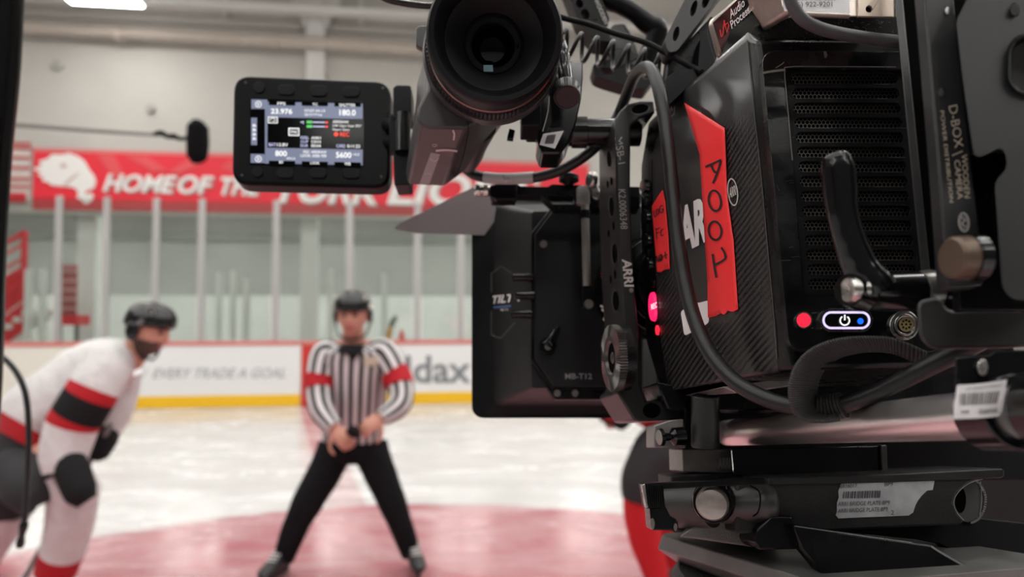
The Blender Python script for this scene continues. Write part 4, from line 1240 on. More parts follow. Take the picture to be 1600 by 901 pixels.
b = MB(); p = P(1030, 683, 0.366); b.lathe(p, CR + CF * 0.25, [(0, 0), (0, 0.0044), (0.0016, 0.0046), (0.003, 0.0022), (0.006, 0.002), (0.008, 0.0046), (0.0135, 0.0048), (0.0135, 0)], 24); b.build('lock_pin', GLOSS, base)
b = MB(); p = P(1029.6, 683, 0.3659); b.lathe(p, CR + CF * 0.25, [(-0.0002, 0), (-0.0002, 0.0036), (0, 0.004)], 24); b.build('pin_cap', GREYM, base)

# ------------------------------------------------------------------ polished rod with its clamp
t = thing('support_rod', 'polished steel support rod under the camera body running to the barcode clamp', 'rod', P(1300, 660, 0.33))
ra, rbp = P(1135, 676, 0.437), P(1600, 643, 0.205)
dr = (rbp - ra).normalized()
b = MB(); b.lathe(ra, dr, [(0, 0), (0, 0.0066), (0.0012, 0.0077), ((rbp - ra).length, 0.0077), ((rbp - ra).length, 0)], 48); b.build('rod', CHROME, t)
t = thing('rod_clamp', 'black rod clamp with white barcode label at the right edge', 'clamp', P(1540, 690, 0.225))
pc = RP(0.2085, 620, 1530)
b = MB(); b.prism([pc(x, y) for x, y in roundpoly([(1492, 556), (1548, 552), (1552, 546), (1640, 546), (1640, 640), (1575, 655), (1520, 655), (1490, 650)], 5)], away(1495, 600, 0.02)); b.build('clamp_block', BLKS, t, 0.001)
b = MB(); c1 = ra + dr * ((pc(1530, 650) - ra).dot(dr)); b.lathe(c1 - dr * 0.012, dr, [(0, 0.0078), (0, 0.0112), (0.014, 0.0112), (0.014, 0.0078)], 40); b.lathe(c1 + dr * 0.011, dr, [(0, 0.0078), (0, 0.0118), (0.02, 0.0118), (0.02, 0.0078)], 40); b.build('clamp_ring', GLOSS, t, 0.0005)
def px_disc(mb, pl, cx, cy, rx, ry, h0, h1, n=24, top=0.9):
    mb.loft([[pl(x, y, h0) for x, y in ell(cx, cy, rx, ry, n)], [pl(x, y, h1) for x, y in ell(cx, cy, rx * top, ry * top, n)]])
b = MB(); px_disc(b, pc, 1535.5, 573.5, 9, 14, -0.001, 0.0012); b.build('screw', STEEL, t, 0.0003)
b = MB(); lab = [(1497, 601), (1520, 600), (1545, 597.5), (1573.6, 592.5), (1569, 620), (1566, 640), (1562, 650), (1530, 653), (1490.5, 654.5), (1491.7, 631)]
b.prism([pc(x, y, 0.0032) for x, y in lab], FWD * 0.0004); lb_ = b.build('barcode_label', LABEL, t, label='white barcode label')
b = MB(); q = lambda x, y, o=0: pc(x, y, 0.0034)
x = 1500.0
random.seed(3)
while x < 1562:
    w = random.choice((1.0, 1.0, 1.6, 2.4)); f = (x - 1500) / 62
    decal(b, [(x - f * 1, 614.5 - f * 4), (x + w - f * 1, 614.5 - f * 4 - .1), (x + w - f * 6, 633 - f * 3), (x - f * 6, 633 - f * 3)], q); x += w + random.choice((1.0, 1.4, 2.0))
text(b, 'BR04950', (1557.5, 636.5), (1530, 639), (1558, 644.5), q, 0, 0.01); text(b, 'BR04', (1514, 640), (1502, 641), (1514, 645), q, 0, 0.01)
text(b, 'CAMERA SUPPORT KIT', (1567, 599), (1509, 605.5), (1567, 603.5), q, 0, 0.0)
b.build('label_print', mat('faded_ink', (0.10, 0.09, 0.09), 0.6), lb_)

# ------------------------------------------------------------------ power distribution box, battery, lever
t = thing('power_distribution_box', 'tall black power distribution plate with gold lettering and a bronze knob', 'power box', P(1480, 470, 0.235))
pd = RP(0.226, 300, 1470)
b = MB(); b.prism([pd(x, y) for x, y in roundpoly([(1441, -40), (1487, -40), (1517, 243), (1540, 432), (1536, 446), (1484, 452), (1480, 440), (1466, 250)], 5)], FWD * 0.0058); plt = b.build('front_plate', mat('plate_satin_grey', (0.017, 0.017, 0.0175), 0.42, spec=0.3, vary=0.3, vscale=60), t, 0.0007)
b = MB(); b.prism([RP(0.255, 300)(x, y) for x, y in [(1394, -40), (1407, -40), (1455, 440), (1441, 440)]], away(1410, 200, 0.005)); b.build('rear_rib', mat('rib_black', (0.028, 0.028, 0.028), 0.42, vary=0.3, vscale=70), t, 0.0006)
b = MB(); b.prism([RP(0.262, 300)(x, y) for x, y in [(1406, -40), (1560, -40), (1590, 480), (1456, 480)]], away(1420, 200, 0.012)); b.build('gap_shade_block', DARK, t, 0.0006)  # black block whose colour stands for the shade in the gap
b = MB()
for x, y, rx, ry in ((1480, 17, 4.2, 7.5), (1471, 144, 5, 8.5)): px_disc(b, pd, x, y, rx, ry, -0.0005, 0.0006, top=0.7)
b.build('screw', STEEL, t)
GOLD = mat('gold_print', (0.40, 0.345, 0.275), 0.5)
b = MB()
text(b, 'D-BOX', (1482, 166), (1492, 232), (1495.5, 163), pd, 0.0003, 0.0)
text(b, 'POWER DISTRIBUTION', (1469, 173), (1484, 316), (1475, 173), pd, 0.0003, 0.0)
text(b, 'WOODEN', (1502, 241), (1507, 309), (1511, 241), pd, 0.0003, 0.0)
text(b, 'CAMERA', (1491, 250), (1496, 311), (1500, 250), pd, 0.0003, 0.0)
stroke(b, [(1487.5, 243), (1504, 236)], 1.3, pd, 0.0003)
b.build('lettering', GOLD, plt)
b = MB()
for rx, ry, w in ((8, 14.5, 1.4), (5.5, 11, 0.9)): stroke(b, ell(1506, 347, rx, ry, 18, -0.1) + [ell(1506, 347, rx, ry, 18, -0.1)[0]], w, pd, 0.0004)
stroke(b, [(1502, 340), (1508, 344), (1503, 349), (1509, 354)], 1.4, pd, 0.0004); b.build('round_logo', GREYP, plt)
b = MB(); k0, k1 = P(1485.5, 403, 0.2085), P(1518, 405, 0.214); ax = k1 - k0
ax = (CR + CF * 0.07).normalized()
b.lathe(k0, ax, [(0, 0), (0, 0.0056), (0.0008, 0.0064), (0.0050, 0.0066), (0.0050, 0)], 48); b.build('knob', BRONZE, t)
b = MB(); b.lathe(k0, ax, [(0.0050, 0), (0.0050, 0.0071), (0.0085, 0.0071), (0.0085, 0)], 40); b.build('knob_collar', GLOSS, t)
# lower arm of the mount
b = MB(); pa = RP(0.232, 500, 1500)
b.prism([pa(x, y) for x, y in roundpoly([(1432, 470), (1470, 462), (1480, 485), (1640, 482), (1640, 540), (1560, 545), (1455, 546), (1436, 528)], 12, 5)], away(1436, 510, 0.02)); b.build('mount_arm', mat('rib_black', (0, 0, 0)), t, 0.0012)
b = MB(); b.prism([RP(0.228, 400, 1560)(x, y) for x, y in roundpoly([(1500, 240), (1660, 235), (1660, 485), (1500, 485)], 6)], FWD * 0.004); b.build('battery_plate', BLKS, t, 0.0006)
b = MB(); q = RP(0.2275, 400, 1560)
o_, i_ = roundpoly([(1549, 268), (1600, 262), (1660, 262), (1660, 474), (1580, 472), (1562, 450)], 10), roundpoly([(1553, 272), (1600, 266), (1655, 266), (1655, 469), (1582, 467), (1566, 448)], 9)
plate(b, o_, [i_], q, 0.003); b.build('plate_rim', BLK, t, 0.0004, weld=True)

t = thing('clamping_lever', 'glossy black curved clamping lever in front of the vent grille', 'lever', P(1440, 455, 0.24))
d0 = 0.246
cl = zz(1270, 220, 3.219, [(118, 90), (128, 150), (138, 250), (146, 340), (165, 430), (192, 520), (222, 600), (258, 670), (300, 720)])
b = MB(); b.tube([P(x, y, d0 - 0.004 * i / 8) for i, (x, y) in enumerate([(cl[0][0] - 2, cl[0][1] - 7)] + cl + [(1372, 455)])], [0.0022, 0.0050, 0.0056, 0.0056, 0.0052, 0.0051, 0.0054, 0.0058, 0.0064, 0.0068, 0.0066], 24, 5)
b.tube([P(1355, 453, d0 - 0.003), P(1385, 455, d0 - 0.002), P(1436, 455, d0)], [0.0072, 0.0068, 0.0072], 28, 4)
b.build('handle', GLOSS, t)
b = MB(); ax = (CR + CF * 0.14).normalized(); p = P(1323.5, 453, d0 - 0.0075)
b.lathe(p, ax, [(0.0006, 0), (0.0006, 0.0012), (0, 0.0022), (0, 0.0040), (0.001, 0.0044), (0.006, 0.0044)], 28, rib={1: -0.3}); b.build('screw', STEEL, t)
b = MB(); b.tube([P(1326.5, 453, d0 - 0.0068), P(1345, 455, d0 - 0.0035)], [0.0056, 0.0070], 24, smooth=False); b.build('screw_boss', GLOSS, t)
b = MB(); c = P(1434, 455, d0 - 0.001); b.lathe(c, ax, [(0, 0), (0, 0.0070), (0.0042, 0.0076), (0.0055, 0.0073), (0.0055, 0)], 36); b.build('collar', mat('brushed_collar', (0.30, 0.29, 0.28), 0.32, metal=0.8), t)
b = MB(); b.lathe(c, ax, [(0.0055, 0), (0.0055, 0.0079), (0.010, 0.0082), (0.010, 0)], 36); b.build('bearing', GLOSS, t)

t = thing('battery', 'large black battery block at the right edge with a rimmed oval recess', 'battery', P(1560, 470, 0.215))
pb = RP(0.221, 200, 1560)
hole = roundpoly([(1580, 78), (1590, 62), (1640, 50), (1640, 150), (1592, 140), (1579, 125)], 12, 5)
b = MB(); plate(b, roundpoly([(1530, -40), (1494, 33), (1505, 130), (1522, 243), (1534, 245), (1562, 230), (1571, 238), (1574, 262), (1554, 285), (1566, 450), (1582, 468), (1680, 470), (1680, -40)], 9, 4), [hole], pb, 1.0, vec=away(1500, 200, 0.022) + RGT * 0.002)
bt = b.build('case', mat('battery_black', (0.014, 0.014, 0.0145), 0.45, spec=0.35, bump=0.2, bscale=1200, vary=0.3, vscale=35), t, 0.0016, weld=True, segs=3)
b = MB(); rim = lambda g: roundpoly([(1580 - g, 78), (1590 - g * .6, 62 - g), (1640, 50 - g), (1640, 150 + g), (1592 - g * .4, 140 + g), (1579 - g, 125 + g * .3)], 12, 5)
A = [pb(x, y, 0.0) for x, y in rim(7)]; B = [pb(x, y, 0.0016) for x, y in rim(4)]; C = [pb(x, y, 0.0014) for x, y in rim(1)]; E = [pb(x, y, -0.006) for x, y in rim(0)]
b.loft([A, B, C, E], cap0=False, cap1=False); b.build('recess_rim', BLK, t)
b = MB(); b.prism([pb(x, y, -0.0095) for x, y in rim(8)], FWD * 0.002); b.build('recess_floor', mat('recess_grey', (0.13, 0.128, 0.125), 0.4), t)
b = MB(); px_disc(b, pb, 1586, 15, 8, 13, -0.0008, 0.0009, top=0.75); px_disc(b, pb, 1583, 16, 4.5, 8, 0.0005, 0.0011); b.build('catch', BLK, t)

# ------------------------------------------------------------------ radio units on top of the camera
t = thing('velcro_pad', 'fuzzy black hook and loop pad on top of the camera body', 'pad', P(1300, 60, 0.31))
FUZZ = mat('fuzzy_black', (0.016, 0.015, 0.015), 0.95, spec=0.1, bump=1.0, bscale=1600, sheen=0.1)
b = MB(); b.prism([RP(0.292)(x, y) for x, y in [(1178, 40), (1240, 24), (1440, 24), (1440, 66), (1300, 62), (1190, 62)]], FWD * 0.10); b.build('base_layer', FUZZ, t, 0.001)
b = MB()
for i in range(200):
    x = random.uniform(1180, 1400); y = random.uniform(30, 64); l = random.uniform(2, 5); a = random.uniform(0, 6.28)
    p = RP(0.292)(x, y, 0.0004); q = RP(0.292)(x + l * math.cos(a), y + l * math.sin(a), random.uniform(0.0006, 0.002)); b.tube([p, q], 0.00016, 3, smooth=False)
b.build('loose_fibres', mat('fibre_grey', (0.03, 0.028, 0.026), 0.9), t)

t = thing('radio_transmitter', 'silver radio transmitter with black label and red mark lying along the camera top edge', 'radio unit', P(1160, 70, 0.33))
ft, fb, nt_, nb = P(1106, 36, 0.372), P(1121, 94, 0.372), P(1198, -46, 0.292), P(1244, 22, 0.288)
face = Plane(ft, (nt_ - ft).cross(fb - ft))
face.n = -face.n if face.n.dot(CF) > 0 else face.n
dep = RGT * 0.012 + UPV * 0.010
def fq(u, v): return ft * (1 - u) * (1 - v) + nt_ * u * (1 - v) + fb * (1 - u) * v + nb * u * v
b = MB(); b.prism([fq(0, 0), fq(1, 0), fq(1, 1), fq(0, 1)], dep); b.build('case', SILV, t, 0.0035, segs=4)
ln = (nt_ - ft).normalized()
sec = lambda u, g: [fq(u, -g) + face.n * 0.0004, fq(u, 1 + g) + face.n * 0.0004, fq(u, 1 + g) + dep, fq(u, -g) + dep]
b = MB(); b.loft([sec(-0.02, 0.01), sec(0.055, 0.02)]); b.build('end_cap', SILV, t, 0.0028, segs=3)
b = MB(); b.prism([fq(0.10, 0.10) + face.n * 0.0005, fq(0.66, 0.06) + face.n * 0.0005, fq(0.66, 0.93) + face.n * 0.0005, fq(0.10, 0.92) + face.n * 0.0005], -face.n * 0.0005); lbp = b.build('label_plate', GLOSS, t, 0.0, label='glossy black label')
fp = lambda x, y, o=0: face(x, y, 0.0008)
b = MB()
text(b, 'Audio', (1141.5, 30.5), (1164, 9), (1139, 16.5), fp, 0, 0.01); text(b, 'Process', (1143.5, 45.5), (1172, 19.5), (1140.5, 33.5), fp, 0, 0.01); text(b, '.ca', (1172.5, 18.5), (1178, 13.5), (1171.5, 15), fp, 0, 0.0)
b.build('label_lettering', WHITE, lbp)
b = MB(); pen = lambda pts: zz(1080, 0, 4.706, pts)
stroke(b, pen([(212, 220), (222, 272), (232, 262), (238, 195), (246, 148)]), 1.6, fp, sub=1); stroke(b, pen([(240, 150), (252, 195), (262, 240), (276, 188), (270, 166), (240, 190)]), 1.6, fp, sub=1); b.build('red_mark', mat('label_red', (0.75, 0.02, 0.02), 0.5), lbp)

t = thing('radio_receiver', 'silver radio receiver with phone number label at the top edge beside the grey cable', 'radio unit', P(1310, 28, 0.29))
pq = RP(0.284, 20, 1300)
b = MB(); b.prism([pq(x, y) for x, y in roundpoly([(1214, -60), (1400, -60), (1400, 26), (1238, 24), (1222, 12)], 4)], away(1225, 10, 0.04) + UPV * 0.004); b.build('case', SILV, t, 0.001)
b = MB(); b.prism([pq(x, y, 0.0006) for x, y in roundpoly([(1222, -40), (1327.5, -40), (1327.5, 21), (1226, 17)], 2)], FWD * 0.0006); lbp = b.build('number_label', LABEL, t, label='pale label with a phone number')
b = MB(); fp = lambda x, y, o=0: pq(x, y, 0.0009)
text(b, '(416) 922-9201', (1231, 13.5), (1300.5, 12.5), (1231, 3.2), fp, 0, 0.004); text(b, 'AUDIO PROCESS', (1232, 0.5), (1306, 0.5), (1232, -9), fp, 0, 0.004); b.build('label_print', mat('label_grey_ink', (0.06, 0.06, 0.07), 0.6), lbp)
b = MB(); plate(b, [(1341, -40), (1396, -40), (1397, 26), (1341, 25)], [ell(1358, 14, 5.6, 5.6, 18)], pq, 0.001, 0.0012); b.build('battery_door', mat('champagne_plate', (0.55, 0.45, 0.37), 0.4, metal=0.6, bump=0.3, bscale=2500), t, 0.0002, weld=True)
b = MB(); px_disc(b, pq, 1358, 14, 6, 6, 0.0, 0.0002); b.build('hole', DARK, t)
b = MB(); b.tube([pq(1236, 21, 0.0012), pq(1326, 25, 0.0012)], 0.0011, 12, smooth=False); b.build('clip_rail', SILV, t)

t = thing('audio_cable', 'grey rubber cable curving down in front of the phone number label', 'cable', P(1300, 52, 0.275))
b = MB(); b.tube([P(1231, -50, 0.272), P(1233, -10, 0.270), P(1240, 12, 0.270), P(1255, 31, 0.271), P(1280, 44, 0.273), P(1310, 52, 0.276), P(1345, 58, 0.279), P(1385, 63, 0.281), P(1430, 66, 0.283), P(1500, 68, 0.285)], 0.0024, 18, 8); b.build('cable', mat('grey_cable', (0.052, 0.052, 0.054), 0.45, spec=0.4), t)

# ------------------------------------------------------------------ big cable with strap
t = thing('viewfinder_cable', 'thick black cable looping over the camera side from the viewfinder to the rear', 'cable', P(1060, 600, 0.33))
cpts = [(724, 250, .49), (728, 263, .49), (742, 273, .485), (765, 278, .48), (800, 279, .478), (835, 277, .475), (868, 269, .47), (900, 253, .465), (928, 232, .462), (952, 205, .465), (968, 175, .465), (980, 145, .452), (992, 118, .432), (1003, 107, .416), (1013, 106, .404), (1022, 116, .395),
        (1030, 142, .385), (1038, 185, .377), (1045, 240, .368), (1052, 310, .360), (1060, 380, .352), (1072, 450, .343), (1090, 512, .333), (1115, 560, .322), (1150, 597, .311), (1195, 622, .300), (1245, 635, .290), (1300, 635, .282), (1345, 622, .276), (1395, 600, .270), (1450, 573, .262), (1500, 548, .256), (1545, 525, .252)]
b = MB(); b.tube([P(*c) for c in cpts], 0.00355, 20, 5); b.build('cable', CAB, t)
b = MB(); b.tube([P(757, 277, .4815), P(775, 278.6, .479), P(800, 279, .477), P(820, 278, .476), P(834, 277, .4745)], 0.0039, 20, 3); lb_ = b.build('label_sleeve', mat('grey_label_sleeve', (0.30, 0.30, 0.295), 0.35), t, label='grey label wrapped around the cable')
b = MB()
for x in (786, 797, 810): b.tube([P(x, 274, .4742), P(x + 2, 279, .473), P(x + 5, 284, .4742)], 0.0003, 5)
b.build('sleeve_mark', STEEL, lb_)
t = thing('cable_strap', 'black woven hook and loop strap tied around the thick cable', 'strap', P(1280, 640, 0.275))
def weave():
    m = bpy.data.materials.new('strap_weave'); m.use_nodes = True; nt = m.node_tree; b = nt.nodes['Principled BSDF']
    uv = N(nt, 'ShaderNodeUVMap'); uv.uv_map = 'UVMap'
    mp = N(nt, 'ShaderNodeMapping'); mp.inputs['Scale'].default_value = (3, 2.2, 1); nt.links.new(uv.outputs[0], mp.inputs[0])
    ck = N(nt, 'ShaderNodeTexWave', wave_type='BANDS', bands_direction='Y'); ck.inputs['Scale'].default_value = 1.0; ck.inputs['Distortion'].default_value = 1.2; ck.inputs['Detail Scale'].default_value = 6
    nt.links.new(mp.outputs[0], ck.inputs[0])
    cr = N(nt, 'ShaderNodeMix', data_type='RGBA'); cr.inputs[6].default_value = (0.006, 0.006, 0.006, 1); cr.inputs[7].default_value = (0.055, 0.052, 0.05, 1)
    nt.links.new(ck.outputs['Fac'], cr.inputs[0]); nt.links.new(cr.outputs[2], b.inputs['Base Color']); b.inputs['Roughness'].default_value = 0.85
    bp = N(nt, 'ShaderNodeBump'); bp.inputs['Strength'].default_value = 0.8; bp.inputs['Distance'].default_value = 0.0004
    nt.links.new(ck.outputs['Fac'], bp.inputs['Height']); nt.links.new(bp.outputs[0], b.inputs['Normal'])
    return m
WEAVE = weave()
A = [P(*c) for c in [(1312, 655, .268), (1285, 658, .264), (1256, 655, .262), (1240, 642, .262), (1234, 612, .262), (1240, 580, .263), (1256, 556, .265), (1282, 539, .266), (1318, 529, .267), (1358, 527, .268), (1400, 531, .268), (1450, 552, .268)]]
B = [P(*c) for c in [(1308, 634, .288), (1300, 645, .288), (1288, 643, .287), (1279, 632, .287), (1275, 608, .287), (1281, 586, .287), (1293, 570, .287), (1312, 557, .280), (1340, 550, .276), (1368, 548, .276), (1400, 552, .276), (1448, 574, .276)]]
b = MB(); b.ribbon(smooth_pts(A, 5), smooth_pts(B, 5)); b.build('strap_loop', WEAVE, t, solid=0.0014, flip=False)
b = MB(); b.tube([P(1276, 637, .2845), P(1290, 637, .283), P(1305, 635, .281), P(1318, 632, .279)], 0.0052, 20, 3, uvs=True); b.build('strap_wrap', WEAVE, t)

# ------------------------------------------------------------------ viewfinder with eyecup and flip-out monitor
t = thing('viewfinder', 'electronic viewfinder with round rubber eyecup and flip-out status monitor', 'viewfinder', P(730, 200, 0.42))
e0 = P(774, 52, 0.330); e1 = P(769.5, 77, 0.362); ea = (e1 - e0).normalized()
b = MB(); b.lathe(e0, ea, [(0.028, 0.0324), (0.026, 0.0321), (0.018, 0.0320), (0.006, 0.0326), (0.001, 0.0322), (-0.0003, 0.0312), (0.0002, 0.0288), (0.0012, 0.0282), (0.006, 0.0262), (0.013, 0.0240), (0.0135, 0.0232), (0.021, 0.0152), (0.024, 0.0146), (0.024, 0.0138)], 72); b.build('eyecup', RUB, t)
b = MB(); b.lathe(e0 + ea * 0.024, ea, [(0.003, 0.0143), (0, 0.0143), (-0.0006, 0.0138), (-0.0006, 0.0112), (0.0, 0.0107), (0.006, 0.0104)], 56); rg = b.build('eyepiece_ring', BLK, t)
b = MB()
for s in (-1, 1):
    pz = e0 + ea * 0.0233 + CR * 0.0124 * s - CU * 0.0004 * s; b.lathe(pz, ea, [(-0.0001, 0), (-0.0001, 0.0007), (0.0004, 0.0007)], 12)
b.build('pin_hole', DARK, rg)
LENSG = mat('eyepiece_glass', (0.001, 0.001, 0.003), 0.04, spec=0.12)
b = MB(); secs = []
b.lathe(e0 + ea * 0.028, ea, [(0.002, 0.0106), (0.0008, 0.009), (-0.0004, 0.0065), (-0.0012, 0.0035), (-0.0015, 0.0008), (-0.0015, 0)], 40); b.build('eyepiece_lens', LENSG, t)
b = MB(); pl = Plane(e0 + ea * 0.0224, ea); b.prism([pl(x, y) for x, y in [(755.5, 101.5), (770, 101.5), (770.5, 111.5), (756, 111.5)]], ea * 0.001); b.build('proximity_window', mat('pale_blue_window', (0.20, 0.32, 0.38), 0.3), t, label='small pale blue sensor window')
b = MB(); b.lathe(e0, ea, [(0.0257, 0.030), (0.0257, 0.0322), (0.0262, 0.0328), (0.0268, 0.0328), (0.0268, 0.030)], 72); b.build('copper_ring', mat('copper_edge', (0.22, 0.15, 0.13), 0.3, metal=0.9), t)
b = MB(); b.lathe(e0, ea, [(0.0268, 0.030), (0.0268, 0.0330), (0.028, 0.0342), (0.039, 0.0350), (0.040, 0.0342), (0.040, 0.030)], 200, rib={2: -0.022, 3: -0.022}); b.build('dioptre_ring', RUB, t, ang=20)
EVFM = mat('viewfinder_paint', (0.042, 0.040, 0.039), 0.40, spec=0.35, bump=0.1, bscale=1800, vary=0.15, vscale=50)
pA, pB = RP(0.385, 120, 740), RP(0.470, 220, 690)
rearP = [(668, 70), (668, 140), (653, 168), (651, 182), (657, 195), (672, 200), (728, 201), (785, 178), (838, 120), (850, 30), (800, -40), (700, -40)]
frontP = [(652, 132), (650, 160), (640, 230), (634, 270), (637, 287), (645, 289), (693, 291), (722, 270), (770, 215), (775, 150), (760, 110), (670, 105)]
b = MB(); b.loft([[pA(x, y) for x, y in rearP], [pB(x, y) for x, y in frontP]]); hs = b.build('housing', EVFM, t, 0.0015, ang=28)
b = MB(); b.loft([[pA(x, y, 0.001) for x, y in [(650, 44), (655, 40), (668, 40), (690, 60), (690, 95), (668, 82), (650, 72)]], [pA(x, y, -0.02) for x, y in [(650, 48), (655, 44), (668, 44), (690, 64), (690, 99), (668, 86), (650, 76)]]]); b.build('release_tab', EVFM, t, 0.0008)
b = MB(); b.lathe(e0, ea, [(0.040, 0), (0.040, 0.0352), (0.044, 0.0364), (0.052, 0.0364), (0.052, 0)], 72); b.build('ring_collar', EVFM, t)
sh = Surf(hs, fallback=pA)
b = MB(); decal(b, zz(600, 100, 4.506, [(330, 620), (395, 632), (320, 840), (248, 845)]), sh, 0.0003, 2); b.build('inlay_strip', mat('inlay_grey', (0.20, 0.215, 0.215), 0.4), hs)
b = MB()
stroke(b, zz(600, 100, 4.506, [(365, 605), (440, 600), (515, 608)]), 3.2, sh, 0.0005); stroke(b, zz(600, 100, 4.506, [(325, 660), (355, 680), (385, 660)]), 1.0, sh, 0.0005); stroke(b, zz(600, 100, 4.506, [(290, 765), (335, 768)]), 0.9, sh, 0.0005)
stroke(b, zz(600, 100, 4.506, ell(357, 567, 16, 8, 10) + [(373, 567)]), 0.7, sh, 0.0005); stroke(b, zz(600, 100, 4.506, [(485, 460), (495, 490), (490, 530)]), 3, sh, 0.0005)
b.build('housing_mark', GREYP, hs)
b = MB(); stroke(b, zz(600, 100, 4.506, [(590, 380), (592, 460), (575, 560), (545, 680), (500, 800)]), 1.0, sh, 0.0004); b.build('seam', DARK, hs)
b = MB(); b.tube([P(745, 195, .42), P(738, 235, .45), P(732, 258, .48)], [0.012, 0.008, 0.0055], 16); b.build('cable_gland', EVFM, t)
# hinge
ph_ = RP(0.475, 210, 627)
b = MB(); b.prism([ph_(x, y) for x, y in roundpoly([(614, 136), (620, 132), (642, 133), (643, 182), (614, 184)], 3)], FWD * 0.02)
b.prism([ph_(x, y) for x, y in roundpoly([(614, 234), (643, 233), (640, 288), (616, 289)], 3)], FWD * 0.02); hg = b.build('hinge', BLK, t, 0.0009)
b = MB(); b.cyl(ph_(630, 178), ph_(629, 238), 0.0052, seg=20); b.build('hinge_pin', GLOSS, hg)
b = MB(); b.prism([ph_(x, y, -0.004) for x, y in [(608, 178), (634, 178), (633, 238), (608, 238)]], FWD * 0.006); b.build('hinge_leaf', BLK, hg, 0.0005)
b = MB(); b.cyl(ph_(620, 196, -0.008), P(604, 196, 0.508), 0.005, seg=16); b.cyl(ph_(620, 222, -0.008), P(604, 222, 0.508), 0.005, seg=16); b.build('hinge_arm', BLK, hg)
# monitor
pm = RP(0.500, 205, 487); pm.n = (pm.n + CU * 0.06).normalized()
b = MB(); b.prism([pm(x, y) for x, y in roundpoly([(365, 117), (611, 127), (609, 293), (362, 287)], 26, 6)], -pm.n * 0.0150)
mon = b.build('monitor', mat('monitor_black', (0.002, 0.002, 0.0022), 0.3, spec=0.08), t, 0.0020, segs=3)
sc_ = lambda x, y, o=0.0: pm(360 + x / 4.741, 110 + y / 4.741, 0.0004 + o)
b = MB(); b.prism([sc_(x, y, -0.0002) for x, y in [(148, 208), (988, 232), (990, 706), (142, 694)]], pm.n * 0.0003); scr = b.build('screen', mat('screen_glass', (0.001, 0.001, 0.0015), 0.12, spec=0.05), mon)
UI = mat('screen_slate', (0.05, 0.055, 0.08), 0.3, emit=(0.135, 0.16, 0.255), estr=0.72)
UIW = mat('screen_white', (0.3, 0.3, 0.3), 0.3, emit=(1, 1, 1), estr=0.72)
UIL = mat('screen_lilac', (0.2, 0.2, 0.3), 0.3, emit=(0.42, 0.44, 0.68), estr=0.95)
UIR = mat('screen_red', (0.3, 0.02, 0.01), 0.3, emit=(1, 0.055, 0.02), estr=0.95)
UIG = mat('screen_green', (0.02, 0.2, 0.03), 0.3, emit=(0.06, 0.42, 0.08), estr=0.95)
sk = lambda x, y: y + 0.02 * (x - 275)
def uir(mb, x0, y0, x1, y1, lay=0): decal(mb, [(x0, sk(x0, y0)), (x1, sk(x1, y0)), (x1, sk(x1, y1)), (x0, sk(x0, y1))], lambda x, y, o: sc_(x, y, 0.0003 + 0.0002 * lay))
def uit(mb, s, x0, x1, y0, y1, bold=0.01): text(mb, s, (x0, sk(x0, y1)), (x1, sk(x1, y1)), (x0, sk(x0, y0)), lambda x, y, o: sc_(x, y, 0.0008), 0, bold)
b = MB(); uir(b, 275, 232, 980, 346); uir(b, 272, 572, 980, 688); uir(b, 155, 216, 256, 286); uir(b, 150, 620, 254, 686); uir(b, 153, 352, 197, 554); uir(b, 256, 216, 274, 690)
b.build('menu_bar', UI, scr)
for x0, x1 in ((285, 480), (528, 722), (770, 966)):
    for y0, y1 in ((226, 256), (667, 700)): b = MB(); uir(b, x0, y0, x1, y1, 1); b.build('menu_notch', DARK, scr)
b = MB(); U = lambda *a: uit(b, *a[1:]) if isinstance(a[0], MB) else uit(b, *a)
U(b, 'FPS', 348, 408, 233, 254); U(b, 'TC', 608, 648, 235, 254); U(b, 'SHUTTER', 806, 926, 234, 256); U(b, '23.976', 300, 458, 281, 320, 0.02); U(b, '07:07:34:13', 548, 700, 281, 301, 0.0); U(b, '@23.976p', 548, 680, 311, 331, 0.0); U(b, '180.0', 808, 928, 278, 322, 0.02)
U(b, 'ARRIRAW', 758, 876, 359, 380, 0.005); U(b, '3.4K Open Gate 2937', 756, 970, 389, 412, 0.0); U(b, 'Open Gate', 756, 882, 418, 440, 0.0)
U(b, 'A001', 598, 670, 482, 502); U(b, 'C010', 598, 670, 511, 531); U(b, '00:04', 598, 670, 540, 561); U(b, '13.8V', 345, 426, 536, 560); U(b, '0:11:23', 866, 960, 536, 560)
U(b, '800', 332, 418, 592, 633, 0.02); U(b, 'ISO', 420, 480, 640, 656, 0.0); U(b, 'REC: ARRIRAW', 540, 712, 586, 606, 0.005); U(b, 'LOOK: ARRI 709', 520, 710, 614, 636, 0.005); U(b, '5600', 782, 896, 593, 636, 0.02); U(b, '+0.0', 905, 955, 600, 618, 0.0)
U(b, 'EI', 362, 388, 668, 686); U(b, 'LOOK', 592, 660, 668, 688); U(b, 'WB', 845, 890, 668, 690)
uir(b, 278, 342, 350, 390, 1); uir(b, 430, 422, 510, 480, 1)
for y in (400, 432, 465, 497): U(b, 'B', 166, 190, y, y + 20, 0.02)
for cy in (250, 655): stroke(b, [(207 + 22 * math.cos(a), cy + 22 * math.sin(a)) for a in [i * 0.5236 for i in range(13)]], 5, lambda x, y, o: sc_(x, y, 0.0008), 0, 1); stroke(b, [(200, cy - 10), (212, cy), (200, cy + 10)], 7, lambda x, y, o: sc_(x, y, 0.0008), 0, 1)
b.build('screen_text', UIW, scr)
b = MB(); uir(b, 610, 372, 700, 380); uir(b, 610, 404, 700, 412); b.build('level_scale', UIL, scr)
b = MB(); uir(b, 285, 348, 343, 384, 2); uir(b, 437, 430, 503, 472, 2); b.build('icon_field', DARK, scr)
